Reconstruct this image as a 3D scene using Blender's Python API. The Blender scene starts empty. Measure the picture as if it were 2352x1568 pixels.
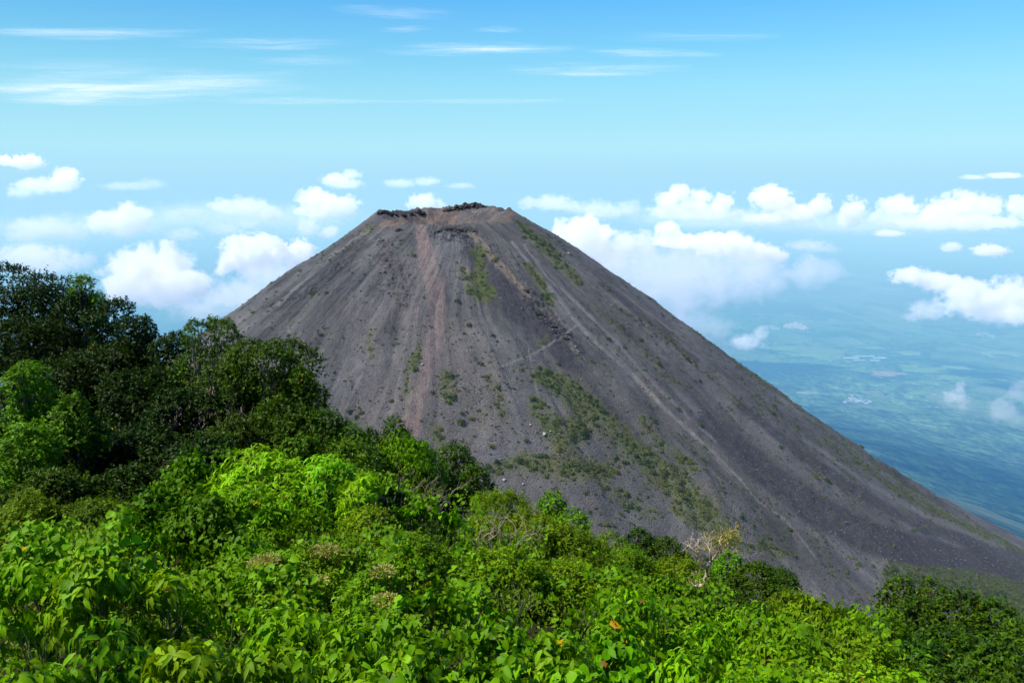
import bpy, math, random
import numpy as np
SEED = 11
random.seed(SEED); RNG = np.random.default_rng(SEED)
scene = bpy.context.scene
# ------------------------------------------------------------------ camera maths (used to lay the place out in metres)
FPX = 1745.6; CXP = 1176.0; CYP = 784.0
PITCH = math.atan((784 - 400) / FPX)
CP, SP = math.cos(PITCH), math.sin(PITCH)
def ray(px, py):
    px = np.asarray(px, float); py = np.asarray(py, float)
    x = (px - CXP) / FPX; y = (CYP - py) / FPX
    return np.stack([x + 0 * y, CP + y * SP + 0 * x, -SP + y * CP + 0 * x], -1)
def at(px, py, Y):
    d = ray(px, py); return d * (Y / d[..., 1])[..., None]
def proj(P):
    d = P[..., 1] * CP - P[..., 2] * SP
    u = P[..., 1] * SP + P[..., 2] * CP
    d = np.where(d < 1e-3, 1e-3, d)
    return CXP + FPX * P[..., 0] / d, CYP - FPX * u / d
# ------------------------------------------------------------------ noise
def _h(ix, iy, iz, s):
    h = (ix * 374761393 + iy * 668265263 + iz * 2147483647 + s * 1274126177) & 0xFFFFFFFF
    h = ((h ^ (h >> 13)) * 1274126177) & 0xFFFFFFFF
    h = ((h ^ (h >> 16)) * 2246822519) & 0xFFFFFFFF
    return ((h ^ (h >> 15)) & 0xFFFFFF) / float(0xFFFFFF)
def vnoise(x, y, z=0.0, s=0):
    x, y, z = np.broadcast_arrays(np.asarray(x, float), np.asarray(y, float), np.asarray(z, float))
    xi = np.floor(x).astype(np.int64); yi = np.floor(y).astype(np.int64); zi = np.floor(z).astype(np.int64)
    fx = x - xi; fy = y - yi; fz = z - zi
    fx = fx * fx * (3 - 2 * fx); fy = fy * fy * (3 - 2 * fy); fz = fz * fz * (3 - 2 * fz)
    flat = not np.any(fz)
    def L(dz):
        a = _h(xi, yi, zi + dz, s); b = _h(xi + 1, yi, zi + dz, s); c = _h(xi, yi + 1, zi + dz, s); d = _h(xi + 1, yi + 1, zi + dz, s)
        return (a + (b - a) * fx) * (1 - fy) + (c + (d - c) * fx) * fy
    l0 = L(0)
    if flat: return l0 * 2 - 1
    return (l0 + (L(1) - l0) * fz) * 2 - 1
def fbm(x, y, z=0.0, o=4, s=0, g=0.5):
    a = 1.0; t = 0; n = 0; f = 1.0
    for k in range(o):
        t = t + a * vnoise(np.asarray(x) * f, np.asarray(y) * f, np.asarray(z) * f, s + k * 17); n += a; a *= g; f *= 2.03
    return t / n
def sstep(a, b, x):
    t = np.clip((x - a) / (b - a), 0, 1); return t * t * (3 - 2 * t)
# ------------------------------------------------------------------ mesh helpers
def tag(o, label=None, cat=None, group=None, kind=None):
    if label: o['label'] = label
    if cat: o['category'] = cat
    if group: o['group'] = group
    if kind: o['kind'] = kind
    return o
def mesh_obj(name, V, F, mat=None, parent=None, smooth=True, attrs=None, loc=(0, 0, 0)):
    """F: (n,k) int array or list of such arrays"""
    me = bpy.data.meshes.new(name)
    V = np.asarray(V, np.float32)
    Fs = F if isinstance(F, list) else [F]
    Fs = [np.asarray(f, np.int32) for f in Fs if len(f)]
    me.vertices.add(len(V)); me.vertices.foreach_set('co', V.ravel())
    loops = np.concatenate([f.ravel() for f in Fs]); tot = np.concatenate([np.full(len(f), f.shape[1], np.int32) for f in Fs])
    st = np.concatenate([[0], np.cumsum(tot)[:-1]]).astype(np.int32)
    me.loops.add(len(loops)); me.loops.foreach_set('vertex_index', loops)
    me.polygons.add(len(tot)); me.polygons.foreach_set('loop_start', st); me.polygons.foreach_set('loop_total', tot)
    me.polygons.foreach_set('use_smooth', np.full(len(tot), bool(smooth)))
    me.update(calc_edges=True)
    for k, a in (attrs or {}).items():
        a = np.asarray(a, np.float32)
        if a.ndim == 1:
            at_ = me.attributes.new(k, 'FLOAT', 'POINT'); at_.data.foreach_set('value', a)
        else:
            if a.shape[1] == 3: a = np.concatenate([a, np.ones((len(a), 1), np.float32)], 1)
            at_ = me.attributes.new(k, 'FLOAT_COLOR', 'POINT'); at_.data.foreach_set('color', a.ravel())
    if mat: me.materials.append(mat)
    o = bpy.data.objects.new(name, me); scene.collection.objects.link(o); o.location = loc
    if parent: o.parent = parent
    return o
def grid_faces(nr, nc, wrap=False):
    i = np.arange(nr - 1)[:, None]; j = np.arange(nc if wrap else nc - 1)[None, :]
    a = i * nc + j; b = i * nc + (j + 1) % nc
    return np.stack([a, b, b + nc, a + nc], -1).reshape(-1, 4)
# ------------------------------------------------------------------ node helpers
class NT:
    def __init__(s, tree): s.t = tree; s.n = tree.nodes; s.l = tree.links
    def new(s, typ, **kw):
        n = s.n.new(typ)
        for k, v in kw.items():
            if k.startswith('i_'):
                key = k[2:].replace('_', ' '); s.put(n.inputs[key], v)
            else: setattr(n, k, v)
        return n
    def put(s, inp, v):
        if isinstance(v, bpy.types.NodeSocket): s.l.new(v, inp)
        else:
            if isinstance(v, (tuple, list)) and len(v) == 3 and inp.type == 'RGBA': v = (*v, 1)
            inp.default_value = v
    def math(s, op, a, b=None, c=None, clamp=False):
        n = s.n.new('ShaderNodeMath'); n.operation = op; n.use_clamp = clamp; s.put(n.inputs[0], a)
        if b is not None: s.put(n.inputs[1], b)
        if c is not None: s.put(n.inputs[2], c)
        return n.outputs[0]
    def vmath(s, op, a, b=None, out=0):
        n = s.n.new('ShaderNodeVectorMath'); n.operation = op; s.put(n.inputs[0], a)
        if b is not None:
            s.put(n.inputs['Scale'] if op == 'SCALE' else n.inputs[1], b)
        return n.outputs[out]
    def mix(s, f, a, b, bl='MIX'):
        n = s.n.new('ShaderNodeMix'); n.data_type = 'RGBA'; n.blend_type = bl; n.clamp_factor = True
        s.put(n.inputs[0], f); s.put(n.inputs[6], a); s.put(n.inputs[7], b); return n.outputs[2]
    def ramp(s, f, pts, interp='LINEAR'):
        n = s.n.new('ShaderNodeValToRGB'); s.put(n.inputs[0], f); r = n.color_ramp; r.interpolation = interp
        while len(r.elements) < len(pts): r.elements.new(0.5)
        for e, (p, c) in zip(r.elements, pts):
            e.position = p; e.color = (*c, 1) if isinstance(c, (tuple, list)) else (c, c, c, 1)
        return n.outputs[0]
    def mapr(s, v, a, b, c=0.0, d=1.0, it='LINEAR'):
        n = s.n.new('ShaderNodeMapRange'); n.interpolation_type = it; n.clamp = True
        for k, x in zip(range(5), (v, a, b, c, d)): s.put(n.inputs[k], x)
        return n.outputs[0]
    def noise(s, vec, scale, detail=4, rough=0.5, dist=0.0, out=0, dim='3D'):
        n = s.n.new('ShaderNodeTexNoise'); n.noise_dimensions = dim; s.put(n.inputs['Vector'], vec); n.inputs['Scale'].default_value = scale
        n.inputs['Detail'].default_value = detail; n.inputs['Roughness'].default_value = rough; n.inputs['Distortion'].default_value = dist
        return n.outputs[out]
    def attr(s, name, out='Fac'):
        n = s.n.new('ShaderNodeAttribute'); n.attribute_name = name; return n.outputs[out]
def material(name):
    m = bpy.data.materials.new(name); m.use_nodes = True; m.node_tree.nodes.clear(); return m, NT(m.node_tree)
def lin(r, g, b):
    f = lambda c: (c / 255 / 12.92) if c / 255 <= 0.04045 else ((c / 255 + 0.055) / 1.055) ** 2.4
    return (f(r), f(g), f(b))
# ------------------------------------------------------------------ camera
cam_d = bpy.data.cameras.new('camera'); cam = bpy.data.objects.new('camera', cam_d); scene.collection.objects.link(cam)
cam_d.sensor_width = 36; cam_d.sensor_fit = 'HORIZONTAL'; cam_d.lens = 36 * FPX / 2352
cam_d.clip_start = 0.05; cam_d.clip_end = 500000
cam.rotation_euler = (math.pi / 2 - PITCH, 0, 0); scene.camera = cam
scene.render.resolution_x = 1024; scene.render.resolution_y = 682
# ------------------------------------------------------------------ light
SUN_EL = math.radians(56); SUN_AZ = math.radians(-100)      # azimuth measured clockwise from +Y; negative = to the left
SDIR = (math.sin(SUN_AZ) * math.cos(SUN_EL), math.cos(SUN_AZ) * math.cos(SUN_EL), math.sin(SUN_EL))
sl = bpy.data.lights.new('sun', 'SUN'); sl.energy = 5.0; sl.angle = math.radians(0.55); sl.color = (1.0, 0.955, 0.87)
sun = bpy.data.objects.new('sun', sl); scene.collection.objects.link(sun)
from mathutils import Vector
sun.rotation_euler = Vector(SDIR).to_track_quat('Z', 'Y').to_euler(); sun.location = (0, 0, 50)
world = bpy.data.worlds.new('World'); scene.world = world; world.use_nodes = True
world.node_tree.nodes.clear(); W = NT(world.node_tree)
sky = W.new('ShaderNodeTexSky', sky_type='NISHITA', sun_disc=False, sun_elevation=SUN_EL, sun_rotation=SUN_AZ, altitude=2000, air_density=1.0, dust_density=0.4, ozone_density=1.6)
tc = W.new('ShaderNodeTexCoord'); sep = W.new('ShaderNodeSeparateXYZ'); W.l.new(tc.outputs['Generated'], sep.inputs[0])
# clear tropical air: grade of the sky by elevation
grad = W.ramp(W.mapr(sep.outputs[2], -0.05, 0.75), [(0.0, lin(172, 226, 255)), (0.063, lin(174, 228, 255)), (0.105, lin(180, 237, 255)), (0.19, lin(158, 229, 255)),
              (0.25, lin(130, 213, 255)), (0.32, lin(102, 192, 255)), (0.37, lin(74, 162, 245)), (0.46, lin(34, 100, 210)), (0.60, lin(16, 52, 145)), (1.0, lin(6, 24, 90))])
graded = W.mix(0.97, W.vmath('SCALE', sky.outputs[0], 0.10), grad)
side = W.math('ADD', 1.0, W.math('MULTIPLY', W.mapr(sep.outputs[2], 0.0, 0.2, 0, 1), W.mapr(sep.outputs[0], -0.6, 0.5, -0.12, 0.05)))
graded = W.vmath('SCALE', graded, side)
bg = W.new('ShaderNodeBackground', i_Strength=0.10); W.l.new(W.vmath('SCALE', graded, 10.0), bg.inputs[0])
wo = W.new('ShaderNodeOutputWorld'); W.l.new(bg.outputs[0], wo.inputs[0])
# ------------------------------------------------------------------ render settings
scene.render.engine = 'CYCLES'; cy = scene.cycles
cy.use_denoising = True
try: cy.denoiser = 'OPENIMAGEDENOISE'; cy.denoising_input_passes = 'RGB_ALBEDO_NORMAL'
except Exception: pass
cy.max_bounces = 6; cy.diffuse_bounces = 3; cy.glossy_bounces = 2; cy.transmission_bounces = 4; cy.volume_bounces = 2; cy.transparent_max_bounces = 24
cy.sample_clamp_indirect = 6; cy.use_adaptive_sampling = True; cy.adaptive_threshold = 0.02
cy.caustics_reflective = False; cy.caustics_refractive = False
cy.volume_step_rate = 1.0; cy.volume_max_steps = 128
vs = scene.view_settings; vs.view_transform = 'Standard'; vs.look = 'None'; vs.exposure = 0; vs.gamma = 1
# ------------------------------------------------------------------ aerial haze (function of the place, measured from the viewpoint hill)
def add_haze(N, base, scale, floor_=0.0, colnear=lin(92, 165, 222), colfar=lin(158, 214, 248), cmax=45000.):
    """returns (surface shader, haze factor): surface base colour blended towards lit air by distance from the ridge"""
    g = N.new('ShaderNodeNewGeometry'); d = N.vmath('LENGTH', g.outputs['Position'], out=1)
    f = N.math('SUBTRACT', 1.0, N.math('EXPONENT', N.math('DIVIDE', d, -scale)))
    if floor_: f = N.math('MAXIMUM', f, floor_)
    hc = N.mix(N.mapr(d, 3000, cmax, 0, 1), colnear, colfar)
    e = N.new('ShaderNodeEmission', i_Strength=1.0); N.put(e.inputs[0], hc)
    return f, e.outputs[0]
# ------------------------------------------------------------------ the cone
VC = (-130.0, 1500.0)
PR = [133, 220, 300, 400, 500, 600, 700, 900, 1200, 1700]
ZL = [-73, -133, -184, -252, -322, -395, -470, -600, -820, -1100]
ZR = [-72, -122, -177, -245, -317, -390, -457, -597, -783, -1040]
def pdist(u, v, pts):
    best = np.full(np.shape(u), 1e9)
    for (a, b) in zip(pts[:-1], pts[1:]):
        ax, ay = a[:2]; bx, by = b[:2]; L = (bx - ax) ** 2 + (by - ay) ** 2
        t = np.clip(((u - ax) * (bx - ax) + (v - ay) * (by - ay)) / L, 0, 1)
        wa = a[2] if len(a) > 2 else 1; wb = b[2] if len(b) > 2 else wa
        best = np.minimum(best, np.hypot(u - ax - t * (bx - ax), v - ay - t * (by - ay)) / (wa + t * (wb - wa)))
    return best
RIMP = np.radians([-180, -150, -120, -90, -60, -30, 0, 30, 50, 70, 90, 110, 130, 150, 180])
RIMZ = [-73, -79, -88, -93, -91, -80, -72, -70, -64, -60, -66, -71, -74, -75, -73]
def cone_z(PH, R):
    w = (1 + np.cos(PH)) / 2
    z = np.interp(R, PR, ZL) * (1 - w) + np.interp(R, PR, ZR) * w
    rim = np.interp((PH + np.pi) % (2 * np.pi) - np.pi, RIMP, RIMZ)
    base = -73 * (1 - w) - 72 * w
    rimj = fbm(np.cos(PH) * 9, np.sin(PH) * 9, o=4, s=5) * 8 + fbm(np.cos(PH) * 40, np.sin(PH) * 40, o=3, s=9) * 4.0
    out = z + (rim - base + rimj * 0.6) * 0.8 * np.exp(-np.clip(R - 133, 0, None) / 55)
    q = np.clip(R / 133, 0, 1); flr = -112 + fbm(R * np.cos(PH) / 30, R * np.sin(PH) / 30, o=3, s=3) * 6
    wall = flr + (rim + rimj * sstep(.8, 1, q) - flr) * sstep(0.28, 1.0, q) ** 0.9
    wall = wall + fbm(R * np.cos(PH) / 22, R * np.sin(PH) / 22, o=4, s=44) * 7 * sstep(0.3, 0.7, q) * (1 - sstep(0.93, 1, q))
    z = np.where(R < 133, wall, out)
    k = sstep(133, 330, R)
    xx = R * np.cos(PH); yy = R * np.sin(PH); PW = PH + fbm(xx / 170, yy / 170, o=2, s=25) * .10
    amp = sstep(-.35, .35, fbm(xx / 190, yy / 190, o=2, s=26))
    gul = fbm(PW * 7, R / 700, o=4, s=21) * 20 * k + fbm(PW * 17, R / 220, o=4, s=22) * 6.0 * sstep(133, 260, R) * amp
    gul = gul - np.abs(fbm(PW * 60, R / 160, o=2, s=23)) * 1.5 * k * (1 - amp) + fbm(xx / 28, yy / 28, o=3, s=27) * 3.0 * k
    z = z + gul
    # bump on the left skyline
    d = ((PH + np.pi * 2) % (np.pi * 2)) - math.radians(195); z = z + 7 * np.exp(-(d / 0.28) ** 2) * np.exp(-((R - 330) / 45) ** 2)
    return z
ph_f = np.radians(np.linspace(-200, 22, 1150)); ph_b = np.radians(np.linspace(22, 160, 260)[1:-1])
PHI = np.concatenate([ph_f, ph_b])
RR = np.concatenate([np.linspace(2, 133, 70), np.linspace(133, 900, 470)[1:], np.linspace(900, 1500, 110)[1:]])
Rg, Pg = np.meshgrid(RR, PHI, indexing='ij')
Zg = cone_z(Pg, Rg)
Xg = VC[0] + Rg * np.cos(Pg); Yg = VC[1] + Rg * np.sin(Pg)
# hummocks at the foot of the cone, lava bench on the right
for (px, py, Y, rad, h) in [(1270, 1120, 800, 50, 26), (1170, 1115, 830, 40, 18), (1430, 1120, 810, 48, 22), (1330, 1010, 900, 46, 12), (1380, 1190, 765, 36, 16), (1230, 1060, 860, 40, 10),
                            (2230, 1360, 820, 110, 26), (2080, 1340, 830, 70, 16), (2340, 1390, 800, 110, 20)]:
    c = at(px, py, Y); d2 = ((Xg - c[0]) ** 2 + (Yg - c[1]) ** 2) / rad ** 2
    Zg = Zg + h * np.exp(-d2)
U, Vv = proj(np.stack([Xg, Yg, Zg], -1))
front = (Yg < VC[1] + 120) | (Rg < 160)
nz1 = fbm(Xg / 22, Yg / 22, Zg / 22, o=3, s=31); nz2 = fbm(Xg / 6, Yg / 6, Zg / 6, o=3, s=32)
Uj = U + nz1 * 16 + nz2 * 6; Vj = Vv + nz1 * 10
def M(pts, soft=0.5, j=1.0):
    d = pdist(U + (Uj - U) * j, Vv + (Vj - Vv) * j, pts); return (1 - sstep(1 - soft, 1.0, d)) * front
red = M([(968, 528, 16), (983, 600, 25), (1000, 660, 27), (1004, 740, 24), (992, 800, 23), (965, 880, 24), (945, 985, 28)], .45, .35)
red2 = M([(890, 560, 8), (870, 640, 10), (850, 700, 12)], .9) * .5 + M([(1130, 880, 30), (1150, 1000, 45)], .9) * .45
tan = M([(880, 515, 12), (930, 503, 12), (975, 500, 14), (1010, 505, 16), (1040, 500, 14)], .5, .6)
tan = np.maximum(tan, M([(1130, 510, 8), (1165, 500, 12), (1180, 492, 8)], .6) * .8)
pth = M([(1085, 535, 12), (1105, 560, 13), (1130, 590, 12), (1165, 625, 12), (1190, 655, 9), (1230, 700, 7), (1280, 740, 5)], .6, .6)
tanbk = ((Rg < 133) & (Pg > 0)).astype(float)
pale = M([(1175, 555, 5), (1220, 610, 6), (1280, 680, 7), (1340, 760, 7), (1440, 850, 6), (1530, 940, 6), (1640, 1040, 5), (1700, 1100, 4)], .7, .3)
pale = np.maximum(pale, M([(1200, 560, 5), (1260, 640, 5), (1330, 700, 6), (1420, 790, 6), (1520, 900, 6), (1640, 1010, 5)], .8, .4) * .7)
pale = np.maximum(pale, M([(1210, 790, 3), (1225, 860, 4), (1240, 930, 3)], .8, .3) * .6); pale = np.maximum(pale, M([(1850, 1010, 7), (1980, 1100, 9), (2120, 1180, 11), (2300, 1250, 14)], .8, .5) * .6); pale = np.maximum(pale, M([(640, 700, 6), (720, 620, 6), (800, 560, 6), (860, 520, 5)], .8, .5) * .6)
trail = M([(1310, 720, 3), (1330, 740, 3), (1290, 775, 3.5), (1220, 815, 3.5), (1150, 842, 3)], .6, .15)
trail = np.maximum(trail, M([(1700, 1100, 2.6), (1740, 1150, 2.8), (1800, 1190, 2.8), (1840, 1235, 2.4), (1880, 1290, 2)], .6, .12))
trail = np.maximum(trail, M([(1300, 720, 3), (1400, 800, 3), (1500, 905, 3.5), (1590, 1000, 3), (1680, 1090, 3)], .6, .12) * .8)
dark = M([(1085, 580, 28), (1120, 640, 48), (1170, 700, 40), (1260, 760, 34), (1300, 830, 22)], .5)
dark = np.maximum(dark, M([(840, 560, 18), (780, 620, 22), (700, 680, 20), (640, 740, 30), (600, 790, 36)], .7) * .75)
dark = np.maximum(dark, M([(800, 640, 30), (730, 740, 40), (690, 830, 40)], .9) * .55)  # left flank's darker shading, painted into the slope colour
dark = np.maximum(dark, M([(1010, 620, 14), (1030, 700, 16), (1060, 780, 18)], .9) * .4)
dark = np.maximum(dark, M([(900, 600, 40), (930, 680, 45)], .8) * .5)
dark = np.maximum(dark, M([(1290, 800, 18), (1340, 870, 20), (1400, 940, 18), (1470, 1020, 18)], .5) * .7)
dark = np.maximum(dark, M([(1380, 650, 9), (1450, 705, 10), (1530, 770, 10), (1600, 830, 9)], .6, .5) * .8)
dark = np.maximum(dark, M([(1620, 960, 26), (1740, 1070, 40), (1870, 1170, 48), (2010, 1240, 50), (2160, 1280, 48), (2352, 1325, 52)], .45) * 1.0)
dark = np.maximum(dark, M([(1700, 930, 12), (1850, 1050, 15), (1990, 1140, 16), (2120, 1210, 16), (2352, 1280, 24)], .5) * .85)
dark = np.maximum(dark, M([(1440, 760, 16), (1560, 880, 26), (1680, 990, 24)], .8) * .6)
rock = np.maximum(M([(1015, 528, 8), (1050, 526, 10), (1092, 530, 9)], .5, .4), M([(880, 487, 7), (920, 490, 7), (962, 488, 6)], .5, .4))
rock = np.maximum(rock, M([(1040, 478, 6), (1075, 474, 7), (1100, 478, 4)], .5, .4) * .8)
rock = np.maximum(rock, M([(1210, 690, 12), (1255, 740, 15), (1300, 770, 10)], .6) * .9)
rock = np.maximum(rock, M([(860, 590, 14), (910, 600, 16), (930, 640, 12)], .8) * .6)
rk2 = np.maximum(M([(1190, 650, 22), (1240, 710, 34), (1290, 770, 34), (1330, 810, 20)], .8), M([(880, 560, 26), (900, 620, 40), (930, 690, 34)], .9))
rk2 = np.maximum(rk2, M([(830, 570, 14), (770, 620, 16), (700, 680, 12)], .8)); rk2 = np.maximum(rk2, M([(1000, 540, 16), (1060, 545, 22), (1095, 560, 14)], .8)); rk2 = np.maximum(rk2, M([(1390, 690, 8), (1480, 745, 9), (1580, 825, 9), (1650, 880, 6)], .8) * .8)
G = []
for p, a, sft in [([(1095, 575, 14), (1105, 620, 18), (1095, 660, 26), (1120, 680, 22)], 1, .5), ([(1065, 620, 8), (1080, 660, 12)], .8, .6),
                  ([(1195, 515, 12), (1225, 545, 18), (1265, 580, 22), (1300, 620, 18), (1330, 650, 14)], .85, .9), ([(1210, 610, 12), (1235, 640, 14), (1262, 690, 15)], .95, .6),
                  ([(860, 520, 5), (840, 535, 6)], .7, .8), ([(962, 785, 8), (945, 840, 12)], .9, .6), ([(928, 850, 6), (925, 900, 9)], .7, .8), ([(1020, 865, 15), (1030, 905, 22)], .85, .7),
                  ([(850, 760, 8), (850, 820, 7)], .7, .8), ([(1130, 870, 12), (1160, 960, 16)], .5, .9), ([(1240, 860, 22), (1300, 890, 30), (1350, 940, 38)], .95, .7),
                  ([(1230, 930, 25), (1290, 1000, 40), (1340, 985, 30)], .9, .8), ([(1130, 1085, 18), (1200, 1060, 26), (1300, 1075, 34), (1400, 1085, 22)], .95, .8),
                  ([(1380, 960, 26), (1470, 1040, 34), (1560, 1120, 40), (1650, 1200, 34)], .9, .8), ([(1255, 775, 10), (1240, 790, 10)], .6, .8),
                  ([(1470, 960, 14), (1520, 1020, 18), (1600, 1080, 14)], .7, .9), ([(1750, 1250, 16), (1800, 1275, 14)], .9, .8), ([(1410, 1130, 26), (1500, 1180, 26)], .5, .9),
                  ([(1470, 720, 8), (1600, 840, 8), (1700, 930, 8)], .35, .9), ([(1360, 700, 8), (1420, 760, 10), (1500, 830, 10), (1560, 890, 9)], .4, .9),
                  ([(2050, 1318, 22), (2150, 1345, 40), (2250, 1370, 50), (2360, 1410, 60)], 1.0, .4), ([(1560, 1170, 20), (1650, 1230, 26), (1700, 1260, 20)], .7, .8),
                  ([(1880, 1000, 5), (2050, 1120, 8), (2200, 1200, 12), (2352, 1262, 18)], .55, .9), ([(1000, 985, 20), (1010, 1040, 24)], .6, .9)]:
    G.append(M([(x_, y_, w_ * 1.35) for x_, y_, w_ in p], sft) * a)
green = np.max(G, 0)
scree = M([(840, 720, 70), (830, 850, 90), (880, 960, 90), (1100, 760, 60), (1100, 950, 120), (900, 620, 60), (1060, 620, 40)], .8)
# surface roughness by kind of ground
Zg = Zg + rock * (fbm(Xg / 5, Yg / 5, Zg / 9, o=3, s=51) * 4.5) + dark * fbm(Xg / 7, Yg / 7, Zg / 7, o=3, s=52) * 2.0 + nz2 * 0.5 + (pth - M([(1075, 560, 16), (1100, 590, 12)], .8)) * 2
Zg = Zg - pale * 1.2 + rk2 * (fbm(Xg / 9, Yg / 9, Zg / 12, o=4, s=55) * 7.0 + np.abs(fbm(Xg / 4, Yg / 4, Zg / 4, o=2, s=56)) * 2.5)
Pw = Pg + fbm(Xg / 150, Yg / 150, o=2, s=65) * .09 + fbm(Xg / 30, Yg / 30, o=2, s=66) * .012
streak = fbm(Pw * 80, Rg / 70, o=4, s=61); streak2 = fbm(Pw * 20, Rg / 190, o=4, s=62); blot = fbm(Xg / 60, Yg / 60, Zg / 60, o=4, s=64)
warm = fbm(Xg / 120, Yg / 120, Zg / 120, o=3, s=63)
base = np.ones(Zg.shape + (3,)) * np.array([0.141, 0.143, 0.151])
base *= (1 + 0.14 * streak + 0.40 * streak2 + 0.45 * blot + .22 * fbm(Xg / 170, Yg / 170, Zg / 170, o=2, s=67))[..., None]
wv = np.clip(0.5 + warm * 1.2, 0, 1)[..., None]
base = base * (1 - wv * .55) + base * np.array([1.10, 1.0, 0.88]) * wv * .55
rb = fbm(Xg / 5, Yg / 5, Zg / 7, o=3, s=57); base *= (1 + rk2 * (rb * 1.5 - .22))[..., None]
def bl(c, m, k=1.0):
    global base; m = (np.clip(m, 0, 1) * k)[..., None]; base = base * (1 - m) + np.array(c) * m * (1 + 0.3 * nz2[..., None])
bl((0.060, 0.057, 0.066), dark * sstep(-1.1, .0, nz1 + dark * .6), .82)
bl((0.275, 0.208, 0.196), red, .9); bl((0.19, 0.150, 0.140), red2, .6)
bl((0.23, 0.185, 0.150), tanbk * sstep(-.5, .3, nz1), .8); bl((0.27, 0.190, 0.135), tan, .75); bl((0.28, 0.228, 0.170), pth * sstep(-.9, .1, nz1 + nz2 * .5), .8)
cb = fbm(Xg / 18, Yg / 18, Zg / 40, o=4, s=71); bl((0.11, 0.092, 0.088), tanbk * sstep(0.0, 0.35, cb), .75)
bl((0.045, 0.045, 0.052), rock, .9)
bl((0.255, 0.245, 0.248), pale, .95); bl((0.28, 0.27, 0.268), trail, .7)
bl((0.225, 0.205, 0.20), scree, .4)
gn = sstep(-0.15, 0.35, fbm(Xg / 9, Yg / 9, Zg / 9, o=3, s=81) + green * .55 - .25)
bl((0.125, 0.145, 0.035), np.clip(green * 1.3, 0, 1) * sstep(-.5, .2, nz1 + green), .5); bl((0.095, 0.135, 0.022), green * gn, .85)
ol = sstep(-.12, 0.38, fbm(Xg / 36, Yg / 36, Zg / 36, o=4, s=82)) * sstep(300, 620, Rg) * (1 - dark * .9) * (1 - pale * .7); ol = ol * (.55 + .9 * sstep(.5, 1.0, M([(1120, 1000, 90), (1250, 980, 150), (1450, 1080, 150), (1700, 1250, 90)], .9) + .5)); bl((0.13, 0.128, 0.05), ol * front * sstep(-.5, .5, nz2), .5)
dens = np.clip(green * gn * 1.2 + 0.13 * (Rg > 150) * sstep(-.25, .3, fbm(Xg / 35, Yg / 35, Zg / 35, o=3, s=83)) + 0.22 * ol, 0, 1) * (1 - red * .9) * (1 - pale * .8) * (1 - dark * .55)
Pt = np.stack([Xg, Yg, Zg], -1)
volc_m, N = material('cinder_slope')
col = N.attr('col', 'Color'); pol = N.attr('pol', 'Vector'); geo = N.new('ShaderNodeNewGeometry'); pos = geo.outputs['Position']
n_f = N.noise(pos, 0.45, 5, .65); n_m = N.noise(pos, 0.09, 4, .6)
st = N.noise(pol, 1.0, 5, .6)
c = N.mix(1.0, col, N.ramp(n_f, [(0.25, 0.62), (0.5, 1.0), (0.78, 1.42)]), 'MULTIPLY')
c = N.mix(1.0, c, N.ramp(n_m, [(0.3, 0.86), (0.7, 1.14)]), 'MULTIPLY')
c = N.mix(1.0, c, N.ramp(st, [(0.3, 0.9), (0.7, 1.1)]), 'MULTIPLY')
# loose stones: bright chips
vo = N.new('ShaderNodeTexVoronoi'); N.put(vo.inputs['Vector'], pos); vo.inputs['Scale'].default_value = 0.42
chip = N.math('MULTIPLY', N.math('LESS_THAN', vo.outputs['Distance'], 0.30), N.math('GREATER_THAN', N.new('ShaderNodeSeparateColor', i_Color=vo.outputs['Color']).outputs[0], 0.84))
chip = N.math('MULTIPLY', chip, N.attr('scree'))
c = N.mix(N.math('MULTIPLY', chip, 0.8), c, (0.30, 0.28, 0.28))
b = N.new('ShaderNodeBsdfPrincipled'); N.put(b.inputs['Base Color'], c); b.inputs['Roughness'].default_value = 0.95; b.inputs['Specular IOR Level'].default_value = 0.1
bp = N.new('ShaderNodeBump', i_Strength=0.9, i_Distance=5.0); N.put(bp.inputs['Height'], N.math('ADD', n_f, N.math('MULTIPLY', st, .8))); N.l.new(bp.outputs[0], b.inputs['Normal'])
f, em = add_haze(N, None, 22000., colnear=lin(150, 175, 215))
mx = N.new('ShaderNodeMixShader'); N.put(mx.inputs[0], f); N.l.new(b.outputs[0], mx.inputs[1]); N.l.new(em, mx.inputs[2])
out = N.new('ShaderNodeOutputMaterial'); N.l.new(mx.outputs[0], out.inputs[0])
polv = np.stack([Pw * 22, Rg / 42, Zg * 0], -1)
nr_, nc_ = Rg.shape
volc = mesh_obj('volcano', Pt.reshape(-1, 3), grid_faces(nr_, nc_, True), volc_m,
                attrs={'col': base.reshape(-1, 3), 'pol': polv.reshape(-1, 3), 'scree': (0.25 + scree.ravel())})
tag(volc, 'grey volcanic cone of bare cinder and lava with an open crater at its top', 'volcano', kind='structure')
# ------------------------------------------------------------------ lowland plain
pr = np.concatenate([np.linspace(1180, 4000, 60), np.geomspace(4000, 16000, 90)[1:], np.geomspace(16000, 260000, 50)[1:]])
pp = np.radians(np.linspace(0, 360, 721)[:-1])
R2, P2 = np.meshgrid(pr, pp, indexing='ij')
X2 = VC[0] + R2 * np.cos(P2); Y2 = VC[1] + R2 * np.sin(P2)
w2 = (1 + np.cos(P2)) / 2
edge = np.interp(R2, PR, ZL) * (1 - w2) + np.interp(R2, PR, ZR) * w2 - 25
far = np.interp(R2, [1180, 1700, 2500, 4000, 6500, 9000, 14000, 400000], [-800, -1040, -1300, -1560, -1750, -1860, -1930, -1950])
Z2 = np.minimum(edge * (R2 < 1700) + far * (R2 >= 1700), far + 40)
Z2 = Z2 + fbm(X2 / 900, Y2 / 900, o=4, s=90) * 60 * np.interp(R2, [1180, 2500, 9000, 20000], [0, 1, .6, .05])
pl_m, N = material('lowland_forest')
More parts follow.
